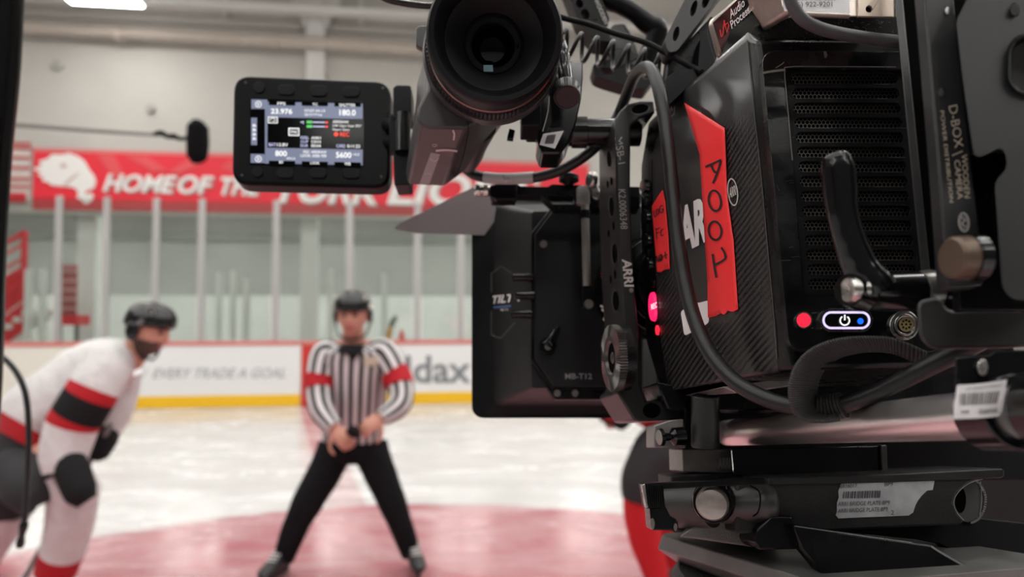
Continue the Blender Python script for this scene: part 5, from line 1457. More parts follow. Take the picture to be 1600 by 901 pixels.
b = MB(); uit(b, 'SYNC', 442, 498, 440, 462, 0.02); stroke(b, [(296, 372), (300, 356), (325, 356), (330, 372), (312, 376)], 5, lambda x, y, o: sc_(x, y, 0.001), 0, 2); b.build('icon_text', UIW, scr)
b = MB(); U(b, 'REEL', 520, 582, 482, 502); U(b, 'CLIP', 520, 575, 511, 531); U(b, 'DUR', 520, 575, 540, 561); U(b, 'BAT', 285, 338, 536, 560); U(b, 'CARD', 785, 852, 536, 560)
stroke(b, [(520, 385), (540, 378), (540, 395)], 8, lambda x, y, o: sc_(x, y, 0.0008), 0, 1); b.build('dim_text', UIL, scr)
b = MB(); uit(b, 'REC', 812, 880, 446, 478, 0.01); decal(b, ell(783, sk(785, 462), 16, 16, 16), lambda x, y, o: sc_(x, y, 0.0006)); uir(b, 703, 370, 722, 382, 1); uir(b, 703, 402, 722, 414, 1); b.build('record_text', UIR, scr)
b = MB(); uir(b, 565, 366, 606, 386, 1); uir(b, 565, 398, 606, 418, 1); b.build('level_meter', UIG, scr)
BTN = mat('button_black', (0.0045, 0.0045, 0.005), 0.4, spec=0.1)
for pts in (rrect(350, 105, 475, 180, 34), rrect(590, 112, 718, 188, 34), rrect(828, 122, 958, 195, 34), rrect(340, 722, 468, 796, 34), rrect(588, 722, 712, 796, 34), rrect(832, 722, 960, 798, 34), ell(212, 125, 40, 40), ell(200, 752, 40, 36)):
    b = MB(); b.loft([[sc_(x, y, -0.001) for x, y in pts], [sc_(x, y, 0.0007) for x, y in pts]]); b.build('button', BTN, mon, 0.0003)
b = MB()
for x, y in ((112, 88), (1130, 130), (85, 775), (1118, 785)): b.loft([[sc_(px, py, -0.001) for px, py in ell(x, y, 11, 11, 12)], [sc_(px, py, 0.0003) for px, py in ell(x, y, 9, 9, 12)]])
b.build('screw', GUN, mon)

# viewfinder mount
t = thing('viewfinder_mount', 'black viewfinder arm with knurled knob and barcode sticker right of the eyecup', 'mount', P(870, 200, 0.42))
pv = RP(0.408, 170, 870)
b = MB(); b.prism([pv(x, y) for x, y in roundpoly([(824, 120), (862, 92), (911, 96), (911, 120), (908, 155), (900, 193), (888, 224), (876, 240), (847, 240), (840, 222), (842, 198), (824, 198)], 4)], FWD * 0.022); arm = b.build('arm', GLOSS, t, 0.0012)
b = MB(); b.prism([pv(x, y, 0.006) for x, y in [(815, 130), (846, 120), (846, 196), (815, 196)]], FWD * 0.02); b.build('slide_block', BLK, t, 0.0008)
b = MB(); stroke(b, [(858, 150), (856, 175), (848, 205)], 1.2, pv, 0.0003); b.build('edge_line', GREYP, arm)
b = MB(); q = lambda x, y, o=0: pv(x, y, 0.0006); decal(b, [(849, 209), (881, 204), (867, 232), (843, 226)], q); lb_ = b.build('barcode_label', LABEL, arm, label='white barcode sticker')
b = MB()
for i in range(12):
    f = i / 12; x = 855 + f * 14; decal(b, [(x, 211 - f * 1.5), (x + 0.8, 211 - f * 1.5), (x - 3.2, 224.5), (x - 4, 224.5)], lambda x, y, o=0: pv(x, y, 0.0008))
b.build('label_print', INK, lb_)
b = MB(); b.prism([pv(x, y, -0.004) for x, y in roundpoly([(892, 97), (903, 95), (911, 100), (910, 115), (892, 113)], 3)], FWD * 0.014); b.build('stop_block', MATTE, t, 0.0006)
b = MB(); b.prism([RP(0.43, 200, 800)(x, y) for x, y in [(796, 200), (805, 203), (802, 217), (792, 216)]], FWD * 0.004); b.build('release_tab', GLOSS, t, 0.0003)
k0 = P(886, 152, 0.372); ax = (P(884, 118, 0.392) - k0).normalized()
b = MB(); b.lathe(k0, ax, [(0.0004, 0), (0.0004, 0.0058), (0, 0.0064), (0, 0.0068), (0.002, 0.0074), (0.0095, 0.0074), (0.011, 0.0062), (0.013, 0.004)], 90, rib={4: -0.05, 5: -0.05}); b.build('knob', mat('knurled_metal', (0.022, 0.02, 0.02), 0.3, metal=0.3, spec=0.3), t, ang=20)
b = MB(); b.tube([P(885, 128, .386), P(882, 110, .39), P(879, 88, .393), P(876, 66, .396)], [0.0036, 0.0040, 0.0042, 0.003], 18); b.build('knob_stem', GLOSS, t)
b = MB(); r0, r1 = P(880, 207, 0.45), P(1000, 207, 0.45); b.cyl(r0, r1, 0.0088, seg=32); b.cyl(P(893, 207, .45), P(917, 207, .45), 0.0100, seg=32); b.build('mount_rod', GLOSS, t, 0.0004)

# ------------------------------------------------------------------ top handle, cables above
t = thing('top_handle', 'black top handle with bent grip and perforated arm above the camera', 'handle', P(1000, 80, 0.55))
ph1 = RP(0.54, 30, 940)
b = MB(); plate(b, roundpoly([(876, -40), (924, -40), (941, 0), (953, 30), (946, 44), (958, 66), (930, 62), (912, 42), (902, 26)], 4), [ell(905.5, 5.5, 5.5, 7, 16, -0.4), ell(914.5, 22, 6.5, 8.5, 16, -0.4), ell(893, -16, 5, 6, 16, -0.4)], ph1, 0.02); pa_ = b.build('perforated_arm', BLK, t, 0.0012, weld=True)
b = MB(); text(b, 'WOODEN', (928, 0), (945, 38), (934, -3), ph1, 0.0004, 0.01); b.build('lettering', GREYP, pa_)
b = MB(); dh = 0.56; b.tube([P(930, -30, dh), P(946, -2, dh), P(968, 8, dh), (P(990, 20, dh)), P(1010, 36, dh), P(1024, 44, dh), P(1026, 52, dh), P(1019, 72, dh), P(1008, 98, dh)], [0.0075, 0.0075, 0.007, 0.0068, 0.0078, 0.0088, 0.0085, 0.0078, 0.0078], 16); b.build('grip', BLK, t)
b = MB(); b.prism([RP(0.555, 60, 970)(x, y) for x, y in roundpoly([(953, 46), (958, 38), (976, 36), (984, 48), (990, 62), (1000, 90), (960, 110), (945, 70)], 5)], FWD * 0.02); b.build('clamp_block', BLKS, t, 0.001)
b = MB(); plate(b, roundpoly([(925, 103), (935, 95), (960, 92), (1030, 112), (1010, 140), (985, 136), (945, 124), (930, 118)], 5), [roundpoly([(936, 105), (955, 106), (962, 116), (945, 117)], 5)], RP(0.55, 110, 970), 0.016); b.build('lower_plate', BLK, t, 0.001, weld=True)
t = thing('cheese_bar', 'grey perforated accessory bar rising to the top edge beside the radio transmitter', 'bar', P(1075, 60, 0.41))
pz = RP(0.41, 40, 1080)
b = MB(); plate(b, roundpoly([(1038, 62), (1090, -40), (1150, -40), (1058, 80), (1044, 82)], 6), [ell(1056.5, 53, 4.5, 12, 16, 0.25), ell(1084, 13, 4.5, 13, 16, 0.3), ell(1103, 1, 5, 12, 16, 0.35)], pz, 0.014); b.build('bar', GUN, t, 0.0012, weld=True)
b = MB(); b.prism([RP(0.418, 90, 1080)(x, y) for x, y in [(1030, 160), (1040, 120), (1046, 78), (1060, 80), (1112, 24), (1130, 40), (1118, 100), (1060, 150)]], FWD * 0.012); b.build('bracket', BLKS, t, 0.001)
b = MB(); b.prism([RP(0.402, 110, 1070)(x, y) for x, y in roundpoly([(1043, 166), (1041, 122), (1058, 109), (1091, 107), (1094, 60), (1104, 46), (1118, 96)], 3)], FWD * 0.01); b.build('side_cheek', BLK, t, 0.0008)
t = thing('coiled_cable', 'black coiled cable stretched between the viewfinder and the camera top', 'cable', P(970, 90, 0.45))
b = MB(); pts = []
c0, c1 = P(876, 66, 0.45), P(1062, 112, 0.45); ax = (c1 - c0).normalized(); a_ = (CU - ax * CU.dot(ax)).normalized(); bb = ax.cross(a_)
turns = 7.6; n = int(turns * 14)
for i in range(n + 1):
    f = i / n; th = 2 * math.pi * turns * f + 0.4; pts.append(c0.lerp(c1, f) + a_ * (0.0082 * math.sin(th)) + bb * (0.0082 * math.cos(th)))
b.tube(pts, 0.00135, 10, 2); b.build('coil', CAB, t)
t = thing('straight_cable', 'straight black cable slanting behind the eyecup down to the camera top', 'cable', P(970, 55, 0.44))
b = MB(); b.tube([P(840, 14, .43), P(880, 28, .43), P(920, 38, .43), P(960, 52, .425), P(1010, 67, .42), (P(1050, 88, .41)), P(1080, 104, .405), P(1096, 112, .40)], 0.00175, 12); b.build('cable', MATTE, t)
t = thing('thin_cable', 'thin black cable entering at the top edge left of the eyecup', 'cable', P(640, 5, 0.42))
b = MB(); b.tube([P(560, -30, .42), P(598, -4, .42), P(625, 4, .42), P(660, 9, .42), P(690, 9, .42), P(740, 5, .42)], 0.0019, 12); b.build('cable', GLOSS, t)

# ------------------------------------------------------------------ matte box
t = thing('matte_box', 'black square matte box with grey side flag in front of the lens', 'matte box', P(860, 640, 0.53))
pk, pf, pf2, pf3 = RP(0.500, 465, 900), RP(0.548, 465, 760), RP(0.553, 465, 760), RP(0.580, 465, 760)
def rect(pl, x0, y0, x1, y1, r, off=0): return [pl(x, y, off) for x, y in rrect(x0, y0, x1, y1, r, 6)]
HOOD = mat('hood_carbon', (0.011, 0.011, 0.0115), 0.42, spec=0.3, vary=0.15, vscale=60)
b = MB()
b.loft([rect(pk, 831, 330, 1000, 606, 4), rect(pf, 772, 318, 1026, 634, 12)], cap1=False)
hood = b.build('hood', HOOD, t, ang=20)
b = MB()
b.loft([rect(pf, 772, 318, 1026, 634, 12), rect(pf2, 745, 306, 1034, 647, 16), rect(pf2, 737, 302, 1036, 653, 18), rect(pf3, 744, 308, 1030, 650, 18), rect(pf3, 752, 316, 1022, 642, 14), rect(pf, 776, 322, 1022, 630, 10)], cap0=False, cap1=False)
b.build('hood_rim', RUB, t, 0.001)
b = MB(); b.prism([pk(x, y, 0.004) for x, y in [(862, 322), (829.5, 364), (829.5, 562), (862, 608), (1005, 608), (1005, 322)]], FWD * 0.012); bp_ = b.build('back_plate', BLK, t, 0.0010)
b = MB(); b.prism([pk(x, y, 0.0052) for x, y in [(865, 326), (835.5, 366), (835.5, 560), (865, 604), (1003, 604), (1003, 326)]], FWD * 0.002); b.build('plate_face', mat('plate_black', (0.005, 0.005, 0.0055), 0.45, spec=0.35), bp_, 0.0006)
b = MB(); b.prism([pk(x, y, 0.003) for x, y in [(852, 602), (868, 624), (965, 624), (965, 604)]], FWD * 0.01); b.build('lower_tab', BLKS, t, 0.0006)
b = MB()
for x, y, r in ((849, 381, 7), (871, 614, 6), (899, 614, 6)): px_disc(b, pk, x, y, r, r, 0.003, 0.0064, top=0.8)
b.build('screw', mat('screw_grey', (0.24, 0.22, 0.21), 0.35, metal=0.8), t)
lv = pk
b = MB(); b.tube([lv(855, 541, 0.008), lv(862, 530, 0.0085), lv(868, 518, 0.009), lv(870, 511, 0.009)], [0.0058, 0.0032, 0.0028, 0.0022], 14); px_disc(b, pk, 856, 540, 14, 14, 0.004, 0.008); o = b.build('lock_lever', BLKS, t)
b = MB(); px_disc(b, pk, 857, 540, 6.5, 7, 0.008, 0.0125, top=0.85); b.build('lever_screw', mat('screw_grey', (0.24, 0.22, 0.21), 0.35), o)
for x0, x1, y in ((801, 832, 433), (806, 834, 461.5), (799, 830, 490.5)):
    b = MB(); p, q = pk(x0, y, 0.006), pk(x1, y, 0.004); b.cyl(p, q, 0.0029, seg=20); b.cyl(pk(x1 - 8, y, 0.0045), q, 0.0034, seg=20); b.build('knob_rod', GLOSS, t, 0.0003)
b = MB()
for y0, y1 in ((370, 405), (530, 561)): stroke(b, [(832.4, y0), (832.4, y1)], 1.8, pk, 0.0043)
b.build('slot', DARK, bp_)
b = MB(); text(b, 'MB-T12', (883, 592), (925, 592), (883, 583), pk, 0.0055, 0.02); b.build('lettering', mat('plate_print', (0.20, 0.20, 0.20), 0.5), bp_)
shd = Surf(hood, fallback=pf)
b = MB(); LN = mat('hood_line', (0.12, 0.12, 0.12), 0.4)
stroke(b, [(768, 456), (768, 427), (783.5, 415.7), (806.8, 431), (806.8, 450)], 1.0, shd, 0.0005, 1); stroke(b, [(768, 485.6), (768, 523), (783, 528.5), (808, 501)], 1.0, shd, 0.0005, 1); b.build('hexagon_outline', LN, hood)
b = MB(); text(b, 'TILTA', (768.6, 474.7), (813, 470.5), (770, 462), shd, 0.0006, 0.03, 0.15); text(b, 'MB-T12', (783, 486), (795, 485), (783, 482.5), shd, 0.0006, 0.0); b.build('maker_lettering', WHITE, hood)
b = MB(); stroke(b, [(771, 480), (806, 477)], 3.2, shd, 0.0005, 1); b.build('blue_bar', mat('blue_print', (0.06, 0.12, 0.26), 0.5), hood)
b = MB(); q = RP(0.487, 305, 850)
plate(b, roundpoly([(764, 290), (808, 287), (813, 291), (856, 292), (862, 288), (905, 289), (1000, 292), (1000, 326), (868, 325), (846, 305), (808, 304), (806, 312), (768, 312)], 2), [roundpoly([(855, 306), (897, 306), (899, 319), (862, 319)], 3)], q, 0.012); tb = b.build('top_bracket', BLKS, t, 0.0008, weld=True)
b = MB(); b.prism([q(x, y, 0.004) for x, y in roundpoly([(766, 290), (776, 287), (808, 287), (808, 311), (776, 311), (766, 306)], 2)], FWD * 0.008); b.build('end_block', BLK, tb, 0.0008)
b = MB(); b.lathe(q(741, 298), CR, [(0, 0), (0, 0.003), (0.001, 0.0042), (0.004, 0.0042), (0.0045, 0.003), (0.006, 0.003), (0.0065, 0.0044), (0.0095, 0.0044), (0.0115, 0.0028), (0.0115, 0)], 20); b.build('bolt', STEEL, tb)
b = MB(); b.lathe(q(889, 291), UPV, [(0, 0.003), (0.002, 0.0036), (0.004, 0.0070), (0.007, 0.0070), (0.009, 0.004), (0.009, 0)], 24); b.build('thumb_knob', BLKS, tb)
# lifting rod with its clevis
b = MB(); q = RP(0.478, 380, 915); b.cyl(q(913.5, 300), q(917, 447), 0.0028, seg=20); rd = b.build('lift_rod', mat('nickel_rod', (0.42, 0.39, 0.36), 0.3, metal=0.9), t)
b = MB(); b.prism([q(x, y, 0.003) for x, y in roundpoly([(901, 292), (908, 289), (922, 290), (922, 318), (902, 318)], 3)], FWD * 0.007); b.build('clevis', GREYM, rd, 0.0006)
b = MB(); b.lathe(q(920, 281, 0.006), CR * 0.9 + CF * 0.4, [(0, 0), (0, 0.005), (0.002, 0.006), (0.004, 0.006), (0.004, 0)], 24); b.prism([q(x, y, 0.002) for x, y in [(922, 286), (932, 284), (938, 300), (934, 312), (926, 308)]], FWD * 0.004); b.build('pivot_bolt', STEEL, rd, 0.0005)
b = MB(); b.cyl(q(914, 329), q(914.3, 342), 0.0038, seg=20); b.build('rod_collar', BLKS, rd, 0.0004)
b = MB(); b.prism([q(x, y) for x, y in [(909, 446), (924, 446), (926, 480), (912, 482), (909, 466)]], FWD * 0.006); b.build('rod_clamp', BLKS, rd, 0.0004)
b = MB(); px_disc(b, q, 920, 475, 7.5, 7.5, 0.0, 0.003); b.build('clamp_screw', mat('screw_grey', (0.24, 0.22, 0.21), 0.35), rd)
# flag
FLAG = mat('flag_grey', (0.20, 0.182, 0.182), 0.5, spec=0.4)
b = MB(); pg = RP(0.560, 320, 690); pg.n = (pg.n - CU * 0.25).normalized(); b.prism([pg(x, y) for x, y in roundpoly([(615, 358), (622, 350), (740, 292), (775, 288), (775, 368), (650, 364)], 4)], -pg.n * 0.0016); b.build('side_flag', FLAG, t, label='grey triangular side flag')

# ------------------------------------------------------------------ lens between matte box and body
t = thing('camera_lens', 'black cine lens with yellow and red scale marks between matte box and camera', 'lens', P(1000, 520, 0.47))
l0, l1 = P(1060, 440, 0.425), P(1000, 455, 0.50); la_ = (l1 - l0).normalized(); Ln = (l1 - l0).length
b = MB(); b.lathe(l0, la_, [(0, 0), (0, 0.026), (Ln * .2, 0.027), (Ln * .25, 0.032), (Ln * .5, 0.033), (Ln * .52, 0.031), (Ln * .7, 0.031), (Ln * .75, 0.034), (Ln, 0.034), (Ln, 0)], 64); br = b.build('barrel', BLKS, t, 0.0006)
b = MB(); b.lathe(l0, la_, [(Ln * .52, 0.030), (Ln * .53, 0.0345), (Ln * .68, 0.0345), (Ln * .69, 0.030)], 160, rib={1: -0.04, 2: -0.04}); b.build('gear_ring', MATTE, t, ang=15)
sl = Surf(br, fallback=RP(0.47))
for nm, m, items in (('yellow_mark', mat('lens_yellow', (0.45, 0.42, 0.05), 0.5), [(944, 440), (946, 450), (947, 462), (947, 474), (946, 486), (946, 496)]), ('white_mark', WHITE, [(941, 478), (943, 484), (945, 499)]), ('red_mark', mat('lens_red', (0.6, 0.03, 0.03), 0.5), [(942, 428), (942.5, 433)])):
    b = MB()
    for x, y in items: stroke(b, [(x - 2, y - 1.5), (x + 2, y + 1.5)], 3, sl, 0.0005, 1)
    b.build(nm, m, br)

# ------------------------------------------------------------------ side bracket with rosette
t = thing('side_bracket', 'black perforated side bracket with engraved letters and a toothed rosette', 'bracket', P(985, 655, 0.42))
pb_ = RP(0.410, 400, 975)
b = MB()
b.prism([pb_(x, y) for x, y in [(962, 186), (968, 174), (980, 162), (1000, 157), (1022, 157), (1024, 176), (1000, 184), (986, 196), (985, 300), (990, 430), (999, 520), (1001, 600), (1010, 626), (1068, 626), (1072, 655), (1000, 658), (991, 657), (964, 613), (976, 602), (974, 510), (967, 400), (963, 300)]], FWD * 0.042 - RGT * 0.004)
br = b.build('plate', mat('bracket_black', (0.012, 0.0115, 0.0115), 0.36, spec=0.4), t, 0.0012)
sbk = Surf(br, fallback=pb_)
zk = lambda pts: zz(920, 120, 3.006, pts)
HO = [zk(ell(cx, cy, rx, ry, 16, -0.04)) for cx, cy, rx, ry in ((96, 385, 9, 38), (108, 610, 10, 44), (122, 830, 11, 46), (82, 300, 4, 16), (108, 490, 5, 20), (90, 505, 4, 17), (118, 700, 5, 20), (95, 735, 5, 18))]
HO += [zz(920, 400, 3.006, ell(cx, cy, rx, ry, 16, -0.04)) for cx, cy, rx, ry in ((125, 85, 5, 22), (105, 110, 4, 20), (128, 210, 13, 46))]
HO += [ell(1000, 170, 13, 7, 18, -0.2), ell(1018, 641, 14, 12, 18)]
for h_ in HO:
    b = MB(); decal(b, h_, sbk, 0.0003); b.build('painted_hole', DARK, br)  # black decals paint the dark inside of the bracket's holes
b = MB()
for cx, cy, rx, ry in ((98, 385, 12, 44), (110, 610, 13, 51), (124, 830, 14, 53)):
    stroke(b, zk(ell(cx, cy, rx, ry, 16, -0.04)[3:14]), 0.9, sbk, 0.0004, 2)
stroke(b, zz(920, 400, 3.006, ell(128, 210, 16, 52, 16, -0.04)[3:14]), 0.9, sbk, 0.0004, 2); stroke(b, ell(1000, 170, 15, 9, 16, -0.2)[:9], 0.9, sbk, 0.0004, 2)
b.build('hole_edge', mat('worn_edge_dark', (0.12, 0.115, 0.11), 0.4), br)
b = MB()
text(b, 'MSB-1', (961, 216), (966, 257), (972, 214), sbk, 0.0004, 0.0); text(b, 'K2.0006348', (966, 296), (969.5, 358), (977, 296), sbk, 0.0004, 0.0); b.build('engraving', mat('engraving_grey', (0.26, 0.25, 0.24), 0.5), br)
b = MB(); text(b, 'ARRI', (971.5, 405), (975.5, 448), (986, 405), sbk, 0.0004, 0.03); text(b, '®', (983, 450), (983.5, 457), (989, 450), sbk, 0.0004, 0.0); b.build('maker_engraving', mat('engraving_light', (0.42, 0.40, 0.38), 0.5), br)
ax = (CR * 1.0 + CF * 0.155).normalized(); ro = P(952, 559, 0.392)
ROSM = mat('rosette_metal', (0.085, 0.08, 0.075), 0.30, metal=0.8)
b = MB()
n = 144; a_ = ax.orthogonal().normalized(); bb = ax.cross(a_)
secs = []
for tt, r, rib in ((0.0018, 0.0085, 0), (0.0004, 0.0095, 0), (0.0004, 0.0118, 0), (0.0, 0.0122, .0005), (0.0, 0.0172, .0009), (0.0005, 0.0186, .0006), (0.0045, 0.0186, .0006)):
    secs.append([ro + ax * (tt + (rib if i % 2 else 0)) + a_ * ((r - (rib if i % 2 else 0)) * math.cos(2 * math.pi * i / n)) + bb * ((r - (rib if i % 2 else 0)) * math.sin(2 * math.pi * i / n)) for i in range(n)])
b.loft(secs, cap0=False); b.build('rosette', ROSM, t, ang=12)
b = MB(); b.lathe(ro, ax, [(0.0019, 0), (0.0019, 0.0088), (0.003, 0.0088)], 32); b.build('rosette_recess', DARK, t)
b = MB(); b.lathe(ro, ax, [(0.0012, 0), (0.0012, 0.0022), (0.002, 0.0034), (0.003, 0.0034)], 24); b.build('rosette_screw', ROSM, t)
b = MB(); b.lathe(ro, ax, [(0.0045, 0), (0.0045, 0.0182), (0.010, 0.0182), (0.010, 0)], 48); b.build('rosette_boss', BLKS, t)

# ------------------------------------------------------------------ bridge plate
t = thing('bridge_plate', 'grey cast bridge plate with torn barcode label under the steel rod', 'bridge plate', P(1300, 830, 0.34))
pe = RP(0.385, 720, 1100)
b = MB(); b.prism([pe(x, y) for x, y in [(1066, 701), (1143, 701), (1146, 740), (1067, 737)]], FWD * 0.03); rs = b.build('riser_end', GREYM, t, 0.0006)
b = MB(); text(b, 'ARRI', (1122, 732), (1141, 731.5), (1122, 715), pe, 0.0004, 0.03); b.build('engraving', mat('engraving_pale', (0.55, 0.53, 0.50), 0.5), rs)
pe2 = RP(0.372, 720, 1260)
b = MB(); b.prism([pe2(x, y) for x, y in [(1143, 700), (1373, 696), (1375, 742), (1147, 743)]], away(1144, 720, 0.03)); b.build('riser', BLKS, t, 0.0006)
b = MB(); b.prism([pe2(x, y, 0.002) for x, y in [(1376, 695), (1386, 694.5), (1388, 740), (1378, 741)]], FWD * 0.02); b.build('riser_edge', GUN, t, 0.0006)
b = MB(); b.prism([RP(0.375, 780, 1120)(x, y) for x, y in [(1048, 742), (1215, 736), (1215, 832), (1052, 832)]], FWD * 0.03); b.build('rear_web', CAST, t, 0.001)
pm_ = RP(0.335, 780, 1350)
b = MB(); b.prism([pm_(x, y) for x, y in [(1150, 755), (1200, 750), (1400, 742), (1534, 735), (1534, 748), (1512, 756), (1496, 770), (1490, 786), (1496, 802), (1507, 812), (1504, 819), (1290, 830), (1235, 830), (1150, 834)]], FWD * 0.05)
mb_ = b.build('casting', CAST, t, 0.0014)
b = MB(); b.prism([pm_(x, y, 0.0015) for x, y in [(1200, 747), (1400, 740), (1567, 731.5), (1569.5, 735), (1569.5, 744), (1566, 746.5), (1534, 748), (1400, 753), (1200, 758)]], FWD * 0.05); b.build('top_flange', CAST, t, 0.0010)
b = MB(); lab = [(1317.5, 751), (1335, 749), (1341, 754), (1345, 748.5), (1380, 747), (1450, 744.5), (1458, 746.5), (1460, 752), (1457.5, 765), (1449, 766), (1441, 773), (1434, 782), (1430, 790), (1427, 800), (1420, 805), (1370, 807), (1310, 809.5), (1306, 804), (1308, 798), (1308, 785), (1311, 777), (1310, 767), (1314, 757)]
b.prism([pm_(x, y, 0.0004) for x, y in lab], FWD * 0.0003); lb_ = b.build('barcode_label', mat('worn_label', (0.36, 0.365, 0.375), 0.45, vary=0.2, vscale=120), t, label='torn white barcode label')
q = lambda x, y, o=0: pm_(x, y, 0.0007)
b = MB(); x = 1317.0; random.seed(11)
while x < 1375:
    w = random.choice((1.2, 1.8, 2.6)); decal(b, [(x + 1, 767.5 - (x - 1317) * .025), (x + w + 1, 767.5 - (x - 1317) * .025), (x + w, 778.5 - (x - 1317) * .02), (x, 778.5 - (x - 1317) * .02)], q); x += w + random.choice((0.9, 1.3, 1.8))
text(b, 'BR16017', (1312, 762.5), (1339, 761.5), (1312.5, 756), q, 0, 0.01); text(b, 'BP9', (1382, 759.5), (1395, 759), (1382.5, 753), q, 0, 0.0)
text(b, 'ARRI BRIDGE PLATE BP9', (1309, 790.5), (1390, 788), (1309.5, 784), q, 0, 0.0); text(b, 'ARRI BRIDGE PLATE BP9', (1309, 801), (1387, 798), (1309.5, 794.5), q, 0, 0.0); text(b, '2', (1392, 804), (1397, 804), (1392, 797), q, 0, 0.0)
b.build('label_print', mat('faded_ink2', (0.05, 0.05, 0.055), 0.6), lb_)
# toothed wheel in the end recess
wc = pm_(1512, 782, -0.010); wa = (FWD * 0.8 - RGT * 0.6).normalized()
b = MB(); b.prism([pm_(x, y, -0.012) for x, y in ell(1513, 782, 26, 34, 32)], FWD * 0.01); b.build('wheel', mat('wheel_grey', (0.07, 0.068, 0.066), 0.42, metal=0.4), t, 0.0004)
b = MB()
for i in range(26):
    a = -1.35 + i * 2.7 / 25; x, y = 1513 + 27 * math.cos(a), 782 + 35 * math.sin(a); b.prism([pm_(px, py, -0.0115) for px, py in [(x - 2, y - 1.6), (x + 2, y - 1.2), (x + 2, y + 1.2), (x - 2, y + 1.6)]], FWD * 0.009)
b.build('wheel_teeth', STEEL, t)
b = MB(); px_disc(b, pm_, 1501, 781, 8.5, 20, -0.012, -0.0112, top=1); b.build('wheel_hole', DARK, t)
b = MB(); stroke(b, [(1536, 748), (1514, 755), (1497, 769), (1490.5, 785), (1496, 801), (1506, 812)], 1.2, pm_, 0.0004); stroke(b, [(1532, 752), (1534, 780), (1530, 812)], 1.1, pm_, -0.0115); b.build('edge_wear', mat('worn_edge_grey', (0.26, 0.255, 0.25), 0.4, metal=0.4), mb_)
# cross shaft housing and polished shaft end
b = MB(); b.tube([P(1052, 790, 0.362), P(1085, 789, 0.352), P(1112, 788, 0.345)], [0.0108, 0.0110, 0.0108], 32, 3); b.tube([P(1100, 786, 0.346), P(1150, 786, 0.340), P(1196, 785, 0.334), P(1212, 785, 0.332), P(1218, 785, 0.3315)], [0.0093, 0.0093, 0.0092, 0.0072, 0.002], 32, 4); b.build('shaft_housing', GUN, t)
b = MB(); ax = (-CF * 0.86 - CR * 0.30 + CU * 0.12).normalized(); sc0 = P(1114, 784, 0.330); b.lathe(sc0 - ax * 0.006, ax, [(0, 0.0102), (0.006, 0.0098), (0.0075, 0.0090), (0.0072, 0.0078), (0.003, 0.0076)], 40); b.build('shaft_collar', GLOSS, t)
b = MB(); b.lathe(sc0 - ax * 0.004, ax, [(0, 0.0074), (0.0105, 0.0074), (0.0122, 0.0066), (0.0128, 0.004), (0.0129, 0)], 40); b.build('shaft', mat('worn_shaft', (0.34, 0.30, 0.28), 0.38, metal=0.9, vary=0.15, vscale=250), t)
b = MB(); stroke(b, [(1172, 759), (1186, 768), (1188, 785), (1184, 800), (1176, 806)], 2.0, Surf(bpy.data.objects['shaft_housing'], fallback=pm_), 0.0003); b.build('housing_groove', DARK, t)
# locking arm
pl_ = RP(0.322, 770, 1080)
b = MB(); b.prism([pl_(x, y) for x, y in [(1034, 753), (1108, 750), (1195, 746), (1199, 757), (1110, 760), (1036, 764)]], FWD * 0.004); la2 = b.build('lock_arm', BLK, t, 0.0005)
b = MB(); b.prism([pl_(x, y, 0.001) for x, y in roundpoly([(1003, 755), (1035, 753), (1040, 792), (1009, 794)], 3)], FWD * 0.008)
for i in range(8):
    x = 1011.5 + i * 3.3; b.prism([pl_(px, py, 0.0018) for px, py in [(x, 756), (x + 1.8, 756), (x + 4.4, 791), (x + 2.6, 791)]], FWD * 0.001)
b.build('finger_grip', BLK, la2, 0.0004)
b = MB(); b.prism([pl_(x, y, 0.0014) for x, y in [(1003, 757), (1008, 755), (1013, 793), (1009, 793)]], FWD * 0.004); b.build('grip_edge', STEEL, la2, 0.0003)
b = MB(); b.prism([pl_(x, y, -0.001) for x, y in roundpoly([(1015, 793), (1040, 790), (1048, 806), (1059, 812), (1061, 829), (1018, 828)], 3)], FWD * 0.012); b.build('lock_block', GLOSS, t, 0.0006)
b = MB(); px_disc(b, pl_, 1019.5, 818, 4, 9, -0.001, 0.0006); px_disc(b, pl_, 1055.5, 823, 3, 6, -0.001, 0.0006); b.build('lock_screw', mat('screw_grey', (0.24, 0.22, 0.21), 0.35), t)
b = MB(); b.loft([[RP(0.345, 830, 1130)(x, y) for x, y in [(1100, 812), (1200, 810), (1192, 824), (1185, 856), (1090, 842), (1060, 838), (1078, 826)]], [RP(0.385, 830, 1130)(x, y) for x, y in [(1100, 800), (1190, 800), (1185, 812), (1178, 840), (1090, 832), (1066, 830), (1080, 818)]]]); b.build('foot_casting', mat('cast_grey', (0.11, 0.105, 0.10), 0.45, spec=0.5, bump=0.7, bscale=900), t, 0.001)
b = MB(); b.prism([RP(0.325, 830, 1220)(x, y) for x, y in roundpoly([(1183, 826), (1205, 806), (1238, 806), (1247, 830), (1257, 853), (1244, 858), (1186, 859), (1180, 848)], 4)], FWD * 0.03); b.build('foot', BLKS, t, 0.001)

